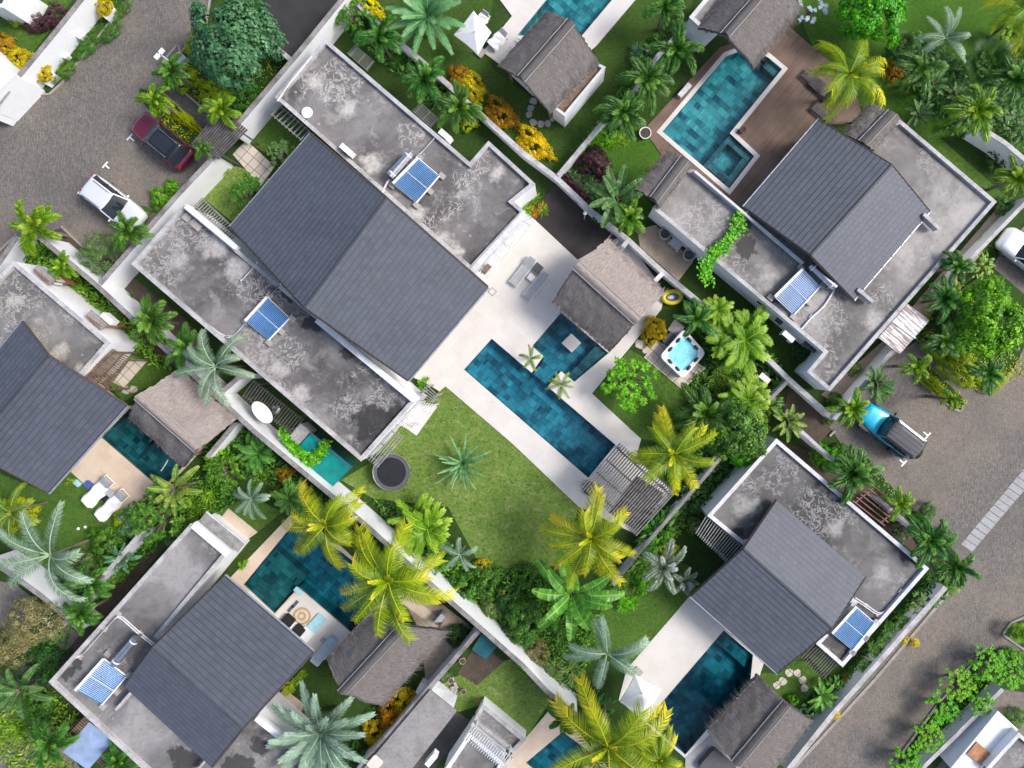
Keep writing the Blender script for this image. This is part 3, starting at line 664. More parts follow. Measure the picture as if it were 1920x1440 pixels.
# --- main villa (centre)
hA = 3.5
vA = empty('villa', U(660,480), 'big central villa with long dark tiled roof between two stained flat wings', 'villa')
rA1 = concrete('concrete_north_wing', (0.085,0.083,0.086), (0.155,0.15,0.153), (0.5,0.49,0.47), [(985,385,22,hA),(935,445,5,hA),(985,345,10,hA)], [(700,300,26,hA),(590,150,20,hA),(650,200,24,hA),(930,320,20,hA),(745,355,18,hA),(780,400,22,hA),(830,440,20,hA),(690,320,12,hA),(860,470,16,hA)], 1.0, 0.6)
rA2 = concrete('concrete_south_wing', (0.075,0.073,0.076), (0.135,0.132,0.135), (0.42,0.41,0.4), [(700,795,42,hA),(740,765,24,hA),(545,545,26,hA),(590,600,28,hA),(650,660,18,hA),(690,840,14,hA)], [(400,455,34,hA),(440,500,26,hA),(330,490,30,hA),(520,690,26,hA),(560,740,22,hA),(655,820,9,hA)], 2.4, 0.85)
flat_block(vA, [(610,73),(881,305),(916,265),(1003,345),(962,378),(984,397),(883,506),(516,182)], hA, rA1, 'cap_pale')
flat_block(vA, [(344,384),(247,495),(677,864),(781,748)], hA, rA2, 'cap_pale')
tiled_roof(vA, [(582,251),(432,425)], [(724,371),(571,576)], [(914,538),(765,713)], 3.9, 6.6)
# raised white upstand between wing and tiled roof (lower right) and upper left
m = MB(); m.beam(U(596,600,3.62), U(778,750,3.62), 0.36, 0.5); m.build('upstand', M['plaster_old'], vA)
m = MB(); m.beam(U(352,388,3.62), U(446,466,3.62), 0.3, 0.5); m.build('upstand', M['plaster'], vA)
m = MB(); m.beam(U(984,399,3.45), U(886,508,3.45), 0.34, 0.2); m.build('upstand', M['cap_white'], vA)
for (a, b) in (((905,512),(918,497)), ):
    m = MB(); m.beam(U(*a,3.2), U(*b,3.2), .35, .1); m.build('upstand', M['slat_brown'], vA)
# --- right villa
hB = 2.7
vB = empty('villa', U(1560,470), 'upper right villa with big dark tiled roof surrounded by pale grey flat roof', 'villa')
rB = concrete('concrete_right', (0.13,0.127,0.124), (0.22,0.215,0.21), (0.4,0.39,0.38), [(1400,465,24,hB),(1455,560,14,hB),(1395,420,20,hB),(1620,590,10,hB)], [(1440,520,30,hB),(1700,470,40,hB),(1820,400,40,hB),(1640,600,30,hB)], 5.1, 0.35)
flat_block(vB, [(1688,225),(1868,378),(1556,733),(1514,697),(1545,660),(1224,390),(1285,315),(1300,319),(1400,402),(1542,238),(1600,285),(1650,240)], hB, rB, 'cap_pale', 'plaster')
tiled_roof(vB, [(1535,225),(1395,388)], [(1672,309),(1520,478)], [(1743,396),(1601,562)], 3.0, 4.4)
for a, b in (((1728,403),(1756,430)), ((1605,543),(1634,567))):
    m = MB(); m.beam(U(*a,3.0), U(*b,3.0), 0.22, 0.6); m.build('roof_fin', M['cap_pale'], vB)
m = MB(); m.beam(U(1302,322,2.8), U(1505,494,2.8), 0.16, 0.3); m.build('upstand', M['cap_white'], vB)
for (x, y, l) in ((1461,601,.5),(1523,654,.5),(1430,568,.7),(1512,645,.4)):
    m = MB(); c = U(x, y, 1.7); m.box(c, (l, 0.34, 0.28), R(-41)); m.build('window', M['glass'], vB)
# --- lower right villa
hD = 2.7
vD = empty('villa', U(1480,1090), 'lower right villa with tiled roof and L shaped dark stained flat roof', 'villa')
rD = concrete('concrete_lower_right', (0.06,0.06,0.06), (0.12,0.12,0.12), (0.33,0.33,0.33), [(1385,1000,16,hD),(1712,1045,22,hD)], [(1400,950,26,hD),(1570,990,22,hD),(1660,1080,26,hD)], 7.7, 0.5)
flat_block(vD, [(1456,823),(1741,1066),(1580,1250),(1531,1207),(1600,1130),(1500,1000),(1393,1021),(1327,967)], hD, rD, 'cap_white', 'plaster')
tiled_roof(vD, [(1456,938),(1623,1081)], [(1394,1029),(1560,1178)], [(1296,1118),(1458,1262)], 3.0, 4.2, gut=(False, True))
# --- bottom left villa
hC = 3.3
vC = empty('villa', U(400,1240), 'bottom left villa with tiled roof and grey flat roof wrapping around it', 'villa')
rC = concrete('concrete_bottom_left', (0.12,0.12,0.12), (0.2,0.2,0.205), (0.33,0.33,0.33), [(118,1268,22,hC),(135,1240,20,hC),(340,1425,34,hC),(450,1440,34,hC),(480,1400,26,hC)], [(250,1330,20,hC),(310,1370,16,hC)], 9.3, 0.3)
flat_block(vC, [(358,982),(425,1038),(297,1192),(420,1300),(482,1342),(590,1440),(540,1490),(320,1490),(92,1279)], hC, rC, 'cap_pale', 'plaster')
tiled_roof(vC, [(421,1080),(587,1223)], [(286,1214),(455,1366)], [(233,1286),(397,1438)], 3.7, 4.9, gut=(True, False))
for a, b in (((249,1296),(221,1328)), ((391,1420),(372,1442))):
    m = MB(); m.beam(U(*a,3.5), U(*b,3.5), 0.16, 0.45); m.build('roof_fin', M['cap_pale'], vC)
m = MB(); m.beam(U(362,984,3.35), U(428,1040,3.35), 0.4, 0.12); m.build('upstand', M['plaster'], vC)
m = MB(); m.beam(U(482,1344,3.4), U(530,1382,3.4), 0.4, 0.3); m.build('upstand', M['plaster'], vC)
# --- left villa
hE = 3.2
vE = empty('villa', U(80,760), 'left edge villa with tiled roof and white side wall with timber windows', 'villa')
rE = concrete('concrete_left', (0.11,0.11,0.11), (0.19,0.19,0.193), (0.45,0.43,0.4), [(175,655,9,hE)], [(110,660,22,hE),(140,690,16,hE),(20,560,20,hE),(70,600,16,hE)], 11.9, 0.4)
flat_block(vE, [(25,490),(205,643),(155,700),(80,760),(-90,640),(-40,560)], hE, rE, 'cap_pale', 'plaster')
tiled_roof(vE, [(42,603),(-110,790)], [(91,667),(-60,845)], [(237,760),(90,924)], 3.5, 4.6)
for (a, b) in (((62,505),(90,528)), ((160,592),(188,612))):
    m = MB(); p, q = U(*a, hE), U(*b, hE); n_ = Vector((0.656*0.03, 0.755*0.03, 0))
    m.face([p+n_*1, q+n_*1, Vector((q.x,q.y,0.4))+n_, Vector((p.x,p.y,0.4))+n_][::-1]); o = m.build('window', M['orange_wood'], vE)
    m = MB()
    c = (p+q)/2; m.box((c.x+n_.x*4, c.y+n_.y*4, 2.95), ((q-p).length+.2, .5, .12), R(-41)); m.build('frame', M['cap'], o)
# --- bottom centre building and strip roof, corner buildings
vF = empty('villa', U(900,1390), 'small flat roofed house at bottom edge with white frame and slatted gap', 'villa')
rF = concrete('concrete_bottom', (0.1,0.1,0.1), (0.18,0.18,0.185), (0.35,0.35,0.35), [(925,1345,8,2.8)], [], 13.0, 0.3)
flat_block(vF, [(905,1321),(985,1387),(962,1412),(888,1352)], 1.2, rF, 'cap_pale', 'plaster')
flat_block(vF, [(880,1375),(945,1432),(905,1490),(830,1450)], 2.3, rF, 'plaster', 'plaster')
vS = empty('covered_walkway', U(790,1370), 'long pale pebble covered strip roof beside brown capped wall at bottom', 'roof')
p = poly([(806,1294),(856,1334),(770,1445),(725,1500),(640,1490)], 2.2)
m = MB(); prism(m, p, 2.05, 2.2); m.build('roof', M['pebble'], vS)
m = MB(); sides(m, offset(p, -.2), 0, 2.05); m.build('wall', M['plaster_old'], vS)
vG = empty('house', U(1880,1400), 'white flat roofed house in bottom right corner with brown skylight', 'house')
flat_block(vG, [(1871,1334),(1908,1368),(1842,1438),(1814,1475),(1784,1440)], 1.8, M['white'], 'white', 'plaster', .1, .06)
m = MB(); m.box(U(1835,1413,1.83), (1.25,1.05,.1), R(-41)); m.build('skylight', M['orange_wood'], vG)
flat_block(vG, [(1910,1374),(1960,1415),(1900,1480),(1850,1440)], 2.4, rC, 'cap_white', 'plaster')
vH = empty('house', U(0,130), 'sliver of white house with slatted canopy at far upper left edge', 'house')
flat_block(vH, [(-60,60),(0,118),(26,140),(-30,200),(-90,150)], 2.8, M['white'], 'white', 'plaster', .1, .06)
m = MB()
for i in range(8): m.beam(U(-10+i*4,150+i*3,2.2), U(-45+i*4,195+i*3,2.2), .07, .1)
m.build('slatted_canopy', M['slat_grey'], vH)
vI = empty('house', U(10,0), 'grey roof corner of a house at the top left corner', 'house')
flat_block(vI, [(-50,-40),(30,-30),(6,14),(-50,0)], 2.8, M['tile'], 'cap_white', 'plaster', .2, .1)
vJ = empty('house', U(1300,20), 'small white flat roofed annex tucked beside the top thatched roof', 'house')
flat_block(vJ, [(1293,32),(1325,62),(1380,10),(1400,-30),(1345,-30)], 2.9, rB, 'cap_white', 'plaster')
vK = empty('garden_wall_block', U(1088,175), 'white walled service strip along lower right side of square thatched pavilion', 'wall')
flat_block(vK, [(1119,118),(1135,126),(1059,217),(1036,200)], 2.3, M['slat_brown'], 'cap_white', 'plaster', .14, .3)

# ------------------------------------------------------------------ thatched pavilions
def thatch(label, sA, rid, sB, ze, zr, matA='thatch', matB='thatch', seed=1, lump=0.0, name='thatched_pavilion', posts=True, cat='pavilion'):
    """sA, sB: eave pixel pairs of each slope (matching ridge ends); rid: ridge pixel pair"""
    A = [U(*p, ze) for p in sA]; G = [U(*p, zr) for p in rid]; B = [U(*p, ze) for p in sB]
    c = (A[0]+A[1]+B[0]+B[1])/4
    e = empty(name, (c.x, c.y, 0), label, cat); rg = random.Random(seed)
    from mathutils import noise as nz
    for E, mt in ((A, matA), (B, matB)):
        m = MB(); nu, nv = 36, 18; idx = {}
        Wd = (E[1]-E[0]).length; Dp = ((E[0]+E[1])/2-(G[0]+G[1])/2).length
        for i in range(nu+1):
            for j in range(nv+1):
                u, v = i/nu, j/nv; p = E[0].lerp(E[1], u).lerp(G[0].lerp(G[1], u), v)
                q = Vector((p.x*1.2, p.y*1.2, seed*3.7)); k = nz.noise(q*1.6)*0.07 + nz.noise(q*5)*0.04 + nz.noise(q*0.7)*lump
                p = p + Vector((0, 0, k + 0.12*math.sin(math.pi*v)))
                if j == 0: p += (E[0]-G[0]).normalized()*nz.noise(q*6)*0.12
                if i in (0, nu): p += (E[1]-E[0]).normalized()*nz.noise(q*6)*0.1
                idx[i, j] = m.vert(p)
        for i in range(nu):
            for j in range(nv):
                f = [idx[i,j], idx[i+1,j], idx[i+1,j+1], idx[i,j+1]]; uv = [(a/nu*Wd, b/nv*Dp) for a, b in ((i,j),(i+1,j),(i+1,j+1),(i,j+1))]
                a, b, d = (Vector(m.v[f[k]]) for k in (0, 1, 2))
                if (b-a).cross(d-a).z < 0: f, uv = f[::-1], uv[::-1]
                m.iface(f, uv)
        # thick shaggy edge
        edge = [idx[i,0] for i in range(nu+1)]; lo = [m.vert(Vector(m.v[k])+Vector((0,0,-0.3-rg.random()*.08))) for k in edge]
        for i in range(nu): m.iface((edge[i], edge[i+1], lo[i+1], lo[i]), [(i/nu*Wd,0),((i+1)/nu*Wd,0),((i+1)/nu*Wd,.3),(i/nu*Wd,.3)])
        for s in (0, nu):
            ed = [idx[s,j] for j in range(nv+1)]; l2 = [m.vert(Vector(m.v[k])+Vector((0,0,-0.3))) for k in ed]
            for j in range(nv): m.iface((ed[j], ed[j+1], l2[j+1], l2[j]), [(0,j/nv*Dp),(0,(j+1)/nv*Dp),(.3,(j+1)/nv*Dp),(.3,j/nv*Dp)])
        m.build('thatch', M[mt], e, smooth=True)
        # stray straws hanging over the eave
        s = MB()
        for k in range(int(Wd*28)):
            u = rg.random(); p = E[0].lerp(E[1], u); d = (E[0]-G[0]).lerp(E[1]-G[1], u).normalized(); w = (E[1]-E[0]).normalized()
            a = p - d*rg.uniform(.1,.5) + Vector((0,0,.06)); b = a + d*rg.uniform(.25,.8) + w*rg.uniform(-.12,.12); b.z -= rg.uniform(0,.1); ww = w*0.02
            s.face([a-ww, a+ww, b], [(0,0),(.1,0),(0,.4)])
        s.build('eave_straw', M[mt], e)
    m = MB(); w = 0.42; dA = ((A[0]+A[1])/2-(G[0]+G[1])/2).normalized(); dB = ((B[0]+B[1])/2-(G[0]+G[1])/2).normalized()
    n = 26; rows = []
    for i in range(n+1):
        p = G[0].lerp(G[1], i/n); q = Vector((p.x*2, p.y*2, seed))
        row = []
        for k, (d, s) in enumerate(((dA, w),(dA, w*.45),(None, 0),(dB, w*.45),(dB, w))):
            v = p + (d*s if d else Vector((0,0,0))) + Vector((0,0,(.12,.22,.28,.22,.12)[k] + nz.noise(q*3+Vector((k,0,0)))*.06)); row.append(m.vert(v))
        rows.append(row)
    for i in range(n):
        for k in range(4): m.iface((rows[i][k], rows[i+1][k], rows[i+1][k+1], rows[i][k+1]), [(k*.4,i*.2),(k*.4,i*.2+.2),(k*.4+.4,i*.2+.2),(k*.4+.4,i*.2)])
    m.build('ridge', M['ridge'] if matA == 'thatch' else M['thatch_pale'], e, smooth=True)
    for d in (dA, dB):
        s = MB(); s.tube([G[0].lerp(G[1], i/10)+d*.36+Vector((0,0,.2+rg.uniform(-.015,.03))) for i in range(11)], .028, 5); s.build('ridge_tie', M['wire'], e)
    if posts:
        for E in (A, B):
            for k in (0, 1):
                p = c + (E[k]-c)*.8
                if any(inpoly(p, hole(h)) for h in HOLES): continue
                s = MB(); s.tube([(p.x,p.y,0),(p.x,p.y,ze-.1)], .1, 8); s.build('post', M['slat_brown'], e)
        s = MB(); fl = [c+(q-c)*.84 for q in (A[0],A[1],B[1],B[0])]
    return e
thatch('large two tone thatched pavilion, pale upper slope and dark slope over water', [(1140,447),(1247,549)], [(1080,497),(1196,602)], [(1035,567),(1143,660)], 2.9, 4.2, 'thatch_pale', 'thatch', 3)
thatch('square grey thatched pavilion at top centre beside its pool', [(1024,21),(934,122)], [(1071,40),(977,148)], [(1124,117),(1030,211)], 2.8, 4.2, seed=5)
thatch('thatched pavilion at top edge reaching over the bright turquoise pool', [(1375,-32),(1308,52)], [(1450,-38),(1359,65)], [(1506,14),(1414,128)], 2.9, 4.3, seed=7)
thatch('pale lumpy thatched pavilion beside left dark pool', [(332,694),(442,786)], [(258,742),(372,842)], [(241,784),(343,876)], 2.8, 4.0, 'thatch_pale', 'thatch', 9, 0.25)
thatch('brown grey thatched pavilion partly under the big yellow coconut palm', [(692,1158),(612,1234)], [(757,1172),(641,1298)], [(842,1182),(718,1325)], 2.8, 4.3, seed=11)
thatch('grey thatched pavilion at lower right beside the deep blue pool', [(1421,1266),(1324,1368)], [(1474,1318),(1378,1432)], [(1523,1350),(1440,1462)], 2.8, 4.1, seed=13)
thatch('small thatched roof at left end of upper right villa', [(1253,282),(1190,353)], [(1284,298),(1226,375)], [(1300,308),(1236,390)], 3.0, 3.5, seed=15, name='thatched_porch', cat='porch')
thatch('small thatched roof behind yellow palm at top of upper right villa', [(1632,193),(1584,251)], [(1672,212),(1616,270)], [(1688,222),(1640,284)], 3.0, 3.5, seed=17, name='thatched_porch', cat='porch')

# ------------------------------------------------------------------ pergolas: slats between two opposite edges of a pixel quad
def pergola(label, q, z, n, mat='slat_grey', sw=0.07, nb=2, posts=True, zb=0.0, parent=None, name='pergola', along=0, oh=0.0):
    """q: four pixels a,b,c,d. along=0: slats run a->b, stepping towards d->c"""
    if along: q = q[1:] + q[:1]
    a, b, c, d = [U(*p, z) for p in q]
    ctr = (a+b+c+d)/4
    e = parent or empty(name, (ctr.x, ctr.y, zb), label, 'pergola')
    m = MB()
    for i in range(n):
        k = i/(n-1) if n > 1 else .5; p0, p1 = a.lerp(d, k), b.lerp(c, k); dd = (p1-p0).normalized()*oh; m.beam(p0-dd+Vector((0,0,.05)), p1+dd+Vector((0,0,.05)), sw, 0.1)
    m.build('slats', M[mat], e)
    for i in range(nb):
        k = .1+.8*i/max(1, nb-1); m = MB(); m.beam(a.lerp(b, k)-Vector((0,0,.06)), d.lerp(c, k)-Vector((0,0,.06)), sw*1.3, .12); m.build('beam', M[mat], e)
    if posts:
        for (s, t_) in ((.1,.08),(.9,.08),(.1,.92),(.9,.92)):
            p = a.lerp(b, s).lerp(d.lerp(c, s), t_); m = MB(); m.box((p.x, p.y, (z-.12+zb)/2), (.1,.1,z-.12-zb), R(-41)); m.build('post', M[mat], e)
    return e
pergola('dark slatted timber pergola over the dark entrance path beside red car', [(364,268),(414,208),(461,246),(412,296)], 2.6, 13, 'slat_dark', .09, 2, oh=.15)
pergola('large grey slatted pergola at lower end of main pool beside yellow palm', [(1163,831),(1091,915),(1192,1004),(1266,922)], 2.5, 27, 'slat_mid', .08, 4)
sheet('wood_deck', [(1195,893),(1245,925),(1200,1000),(1140,960)], 'dark_deck', 0.075)
pergola('small slatted pergola beside entrance corner of the central villa', [(509,217),(563,264),(582,244),(529,199)], 2.4, 9, 'slat_grey', .05, 2, along=1, posts=False, parent=vA)
pergola('upper of two small grey slatted frames on right wall of central villa', [(652,100),(690,133),(703,117),(665,86)], 2.4, 6, 'slat_grey', .03, 3, posts=False, parent=vA)
pergola('lower of two small grey slatted frames on right wall of central villa', [(774,208),(810,239),(824,225),(788,193)], 2.4, 6, 'slat_grey', .03, 3, posts=False, parent=vA)
pergola('slatted pergola over white paving at lower right corner of central villa', [(785,752),(816,758),(768,806),(741,793)][::-1], 2.5, 8, 'slat_white', .06, 2, along=1)
pergola('thin slatted frame at bottom tip of central villa above the round black trampoline', [(688,860),(708,876),(757,818),(737,800)], 2.5, 6, 'slat_grey', .05, 3, along=1, posts=False, parent=vA)
pergola('thin slatted frame between tiled roof and shrub at left of central villa', [(364,388),(433,449),(450,436),(381,371)], 2.4, 18, 'slat_grey', .04, 2, along=1, posts=False, parent=vA)
pergola('pale slatted sunshade along terrace edge of central villa', [(984,399),(1004,413),(911,520),(893,506)], 2.9, 5, 'slat_white', .09, 3, along=1, posts=False, parent=vA)
pergola('thin metal frame beside small shrubs at tiled roof corner', [(800,722),(822,742),(812,755),(784,735)], 2.2, 5, 'slat_grey', .04, 2)
pergola('slatted timber pergola at lower right corner of left villa', [(212,655),(155,708),(196,740),(246,672)], 2.6, 20, 'slat_brown', .06, 3, along=1)
pergola('dark grid pergola on upper left side of lower right villa', [(1304,1000),(1326,964),(1394,1022),(1362,1056)], 2.4, 17, 'slat_grey', .05, 2)
pergola('dark slatted pergola at lower edge of lower right villa beside croton', [(1501,1232),(1530,1204),(1571,1240),(1542,1272)], 2.4, 12, 'slat_dark', .06, 2)
pergola('reddish slatted pergola between lower right villa and the parking road', [(1598,938),(1634,908),(1692,955),(1658,985)], 2.4, 6, 'slat_red', .07, 2, along=1)
pergola('fine grey slatted canopy beside long wall over white oval table', [(455,745),(478,712),(570,785),(545,815)], 2.0, 22, 'slat_dark', .04, 2, zb=0.0)
pergola('white slatted frame over dark gap at bottom centre house', [(870,1384),(887,1360),(962,1420),(945,1445)], 2.2, 20, 'slat_white', .05, 2)
# entrance canopy of right villa: solid louvred roof
e = empty('entrance_canopy', U(1695,617), 'white canopy with brown weather stains beside right villa and road wall', 'canopy')
t = NT('canopy_stained'); mp = t.n('ShaderNodeMapping'); mp.inputs['Scale'].default_value = (.6, 5, 1); t.l(t.pos(), mp.inputs['Vector']); nn = t.noise(1.1, 6, .7, mp.outputs[0])
M['canopy'] = t.fin(t.mix(t.ramp(nn, [(0.48, 0.0), (0.54, 1.0)]), (0.72,0.7,0.68), (0.3,0.22,0.19)), .7)
m = MB(); prism(m, poly([(1702,570),(1743,601),(1687,664),(1648,633)], 2.5), 2.4, 2.5); m.build('roof', M['canopy'], e)
m = MB(); m.beam(U(1674,602,2.53), U(1716,634,2.53), .12, .1); m.build('beam', M['white'], e)
for x, y in ((1698,578),(1735,604),(1690,655),(1656,632)):
    m = MB(); p = U(x, y, 2.4); m.box((p.x,p.y,1.2), (.12,.12,2.4)); m.build('post', M['slat_white'], e)
# blue polycarbonate canopy bottom left
e = empty('blue_canopy', U(165,1395), 'translucent blue sheet canopy with slatted sides at bottom left', 'canopy')
M['poly'] = plain('polycarbonate', (0.3, 0.4, 0.58), 0.25, 0, 0.12, 1.5)
m = MB(); prism(m, poly([(167,1354),(214,1388),(165,1444),(118,1410)], 2.4), 2.36, 2.4); m.build('sheet', M['poly'], e)
m = MB()
for i in range(9):
    k = i/8; m.beam(U(146+k*26, 1376-k*28, 2.38), U(136+k*26, 1368-k*28, 2.38), .07, .08)
m.build('slats', M['slat_brown'], e)
m = MB()
for i in range(11):
    k = i/10; m.beam(U(212-k*30, 1392+k*34, 2.38), U(226-k*30, 1402+k*34, 2.38), .07, .08)
m.build('slats', M['slat_brown'], e)
# ribbed awning at bottom left villa
e = empty('awning', U(418,998), 'grey brown ribbed awning beside white wall of bottom left villa', 'awning')
m = MB(); a, b, c, d = [U(*p, 2.6) for p in ((387,959),(460,1018),(446,1036),(374,976))]
for i in range(30):
    k = i/30; m.beam(a.lerp(b, k)+(b-a)/60, d.lerp(c, k)+(b-a)/60, .085, .07)
m.build('ribs', M['slat_grey'], e)
m = MB(); m.beam(a, b, .08, .1); m.build('rail', M['slat_white'], e)

# ------------------------------------------------------------------ solar water heaters and roof equipment
def solar(label, man, far, z, tank=None, tube_n=22):
    """man: pixel pair of the header end; far: pixel pair of the low end"""
    a, b = U(*man[0], z+.55), U(*man[1], z+.55); c, d = U(*far[0], z+.2), U(*far[1], z+.2)
    ctr = (a+b+c+d)/4; e = empty('solar_water_heater', (ctr.x, ctr.y, z), label, 'solar heater')
    m = MB(); m.beam(a, b, .16, .14); m.build('header', M['white'], e)
    m = MB()
    for i in range(tube_n):
        k = (i+.5)/tube_n; m.tube([a.lerp(b, k), c.lerp(d, k)], .03, 6)
    m.build('glass_tubes', M['blueglass'], e)
    m = MB(); z1 = Vector((0,0,-.06)); n_ = Vector((0,0,-.09))
    m.face([a+n_, b+n_, d+n_, c+n_]); m.beam(c, d, .08, .08); m.beam(a+n_, c+n_, .05, .05); m.beam(b+n_, d+n_, .05, .05); m.beam(a.lerp(b,.5)+Vector((0,0,.04)), c.lerp(d,.5)+Vector((0,0,.04)), .03, .02)
    m.build('reflector_frame', M['white'], e)
    for p in (a, b, c, d, c.lerp(d,.5)):
        m = MB(); o = (p-ctr).normalized()*.15; m.box((p.x+o.x, p.y+o.y, z+.1), (.42,.34,.2), R(-41)); m.build('block', M['stone'], e)
    if tank:
        p, q = U(*tank[0], z+.75), U(*tank[1], z+.75); dd = (q-p).normalized()
        m = MB(); m.tube([p, p+dd*.06, q-dd*.06, q], .26, 14); o = m.build('tank', M['metal'], e, smooth=False)
        for k in (.12,.88):
            r = p.lerp(q, k); m = MB(); m.tube([r-dd*.04, r+dd*.04], .27, 14); m.build('band', M['white'], o)
            m = MB(); m.box((r.x, r.y, z+.3), (.1,.5,.6), R(-41)); m.build('leg', M['metal'], e)
    return e
solar('solar heater with long steel tank on right wing of central villa', [(784,296),(737,344)], [(824,330),(781,380)], 3.25, [(770,286),(731,330)])
solar('bright blue solar collector without tank on left wing of central villa', [(501,557),(460,602)], [(543,597),(504,638)], 3.25)
solar('solar heater with steel tank beside tiled roof edge of upper right villa', [(1505,504),(1453,556)], [(1538,537),(1489,590)], 2.5, [(1520,496),(1566,539)])
solar('solar heater with steel tank on bottom left villa', [(194,1236),(142,1294)], [(237,1269),(192,1321)], 3.05, [(256,1196),(214,1245)])
solar('deep blue solar collector on lower right villa beside road wall', [(1605,1137),(1560,1187)], [(1640,1168),(1599,1219)], 2.5)
def pipe(label, pts, z, r=.045, n=2):
    P = [U(*p, z) for p in pts]; c = P[0]; e = empty('pipe_run', (c.x, c.y, z), label, 'pipes')
    S = []
    for i, p in enumerate(P):
        if 0 < i < len(P)-1:
            a, b = P[i-1], P[i+1]
            for k in (0,.25,.5,.75,1): 
                s0 = p+(a-p).normalized()*.45*(1-k); s1 = p+(b-p).normalized()*.45*k; S.append((s0+s1)/2 if 0<k<1 else (s0 if k==0 else s1))
        else: S.append(p)
    for j in range(n):
        off = Vector((.1*(j-.5*(n-1)), .1*(j-.5*(n-1)), 0)); m = MB(); m.tube([q+off for q in S], r, 6); m.build('pipe', M['pipe'], e)
    for i in range(1, len(P)-1):
        m = MB(); m.box((P[i].x, P[i].y, z-.06), (.3,.3,.08), R(-41)); m.build('bracket', M['stone'], e)
pipe('curved white pipes from left solar collector to roof edge', [(461,604),(434,634),(415,630),(358,588)], 3.34)
pipe('straight white pipe across right villa roof below its solar heater', [(1564,544),(1544,576),(1522,594),(1501,619)], 2.55, .07, 1)
pipe('looped white pipes on bottom left villa roof above solar heater', [(290,1210),(262,1188),(222,1152),(196,1180),(150,1232),(132,1234)], 3.15)
pipe('bent white pipes on lower right villa roof along the parapet', [(1602,1122),(1624,1136),(1648,1154),(1668,1140),(1690,1110),(1706,1097)], 2.55)
pipe('straight pipe from long steel tank to parapet of central villa', [(787,289),(818,255)], 3.4, .04, 2)
pipe('short pipes from steel tank under the tiled roof edge', [(728,338),(714,366)], 3.5, .04, 2)
pipe('bluish pipes between tiled roof and left wing parapet', [(482,492),(453,525)], 3.4, .06, 2)
pipe('bluish pipes joining tiled roof and left solar collector', [(526,533),(503,556)], 3.5, .05, 2)
pipe('dark roof pipe at upper left end of central villa', [(585,105),(540,160),(520,190)], 3.55, .05, 1)
def acunit(label, px, z, rz=R(-41), sz=(.9,.36,.65), mat='white'):
    p = U(*px, z+sz[2]/2); e = empty('air_conditioner', (p.x, p.y, z), label, 'air conditioner', rz=rz)
    m = MB(); m.box((0,0,sz[2]/2), sz); m.build('case', M[mat], e, local=True)
    m = MB()
    for i in range(5): m.lathe((0, -sz[1]/2-.012, sz[2]/2), [(.05+.04*i,0),(.06+.04*i,.005)], 14) if False else None
    m.box((-.12, -sz[1]/2-.01, sz[2]/2), (.5,.02,.5)); m.build('fan_grille', M['black'], e, local=True)
    return e
acunit('white air conditioner box on right wing roof near tiled roof', (652,283), 3.25)
acunit('air conditioner hanging outside right wall of central villa by slatted frame', (836,256), 2.4)
acunit('air conditioner beside left wall of upper right villa', (1476,631), 1.5)
acunit('air conditioner mounted on white side wall of left villa, upper', (103,522), 1.6)
acunit('air conditioner mounted on white side wall of left villa, lower', (206,598), 1.6)
acunit('air conditioner at dark strip beside bottom centre house', (810,1421), 1.8, R(49))
e = empty('satellite_dish', U(577,212,3.25), 'round white dish lying on right wing roof of central villa', 'satellite dish')
m = MB(); p = U(577,212,3.45); m.lathe((p.x,p.y,3.45), [(0.02,.0),(.2,.01),(.34,.06),(.37,.1),(.34,.09),(.2,.04),(.02,.03)], 20); m.build('dish', M['white'], e, smooth=True)
m = MB(); m.tube([(p.x,p.y,3.25),(p.x,p.y,3.47)], .04, 6); m.build('mast', M['metal'], e)
e = empty('roof_blocks', U(355,405,3.25), 'two grey slabs lying at top corner of left wing roof', 'slabs')
for x, y, l in ((350,408,.5),(367,422,.75)):
    m = MB(); p = U(x, y, 3.36); m.box((p.x,p.y,3.33), (l,.45,.14), R(-41)); m.build('slab', M['stone'], e)
e = empty('drain_cover', U(923,547,.06), 'small square drain cover in white terrace by tiled roof corner', 'drain cover')
p = U(923,547,.07); m = MB(); m.box((p.x,p.y,.07), (.46,.46,.02), R(-41)); m.build('frame', M['cap'], e)
m = MB(); m.box((p.x,p.y,.083), (.36,.36,.02), R(-41)); m.build('plate', M['white_pave'], e)

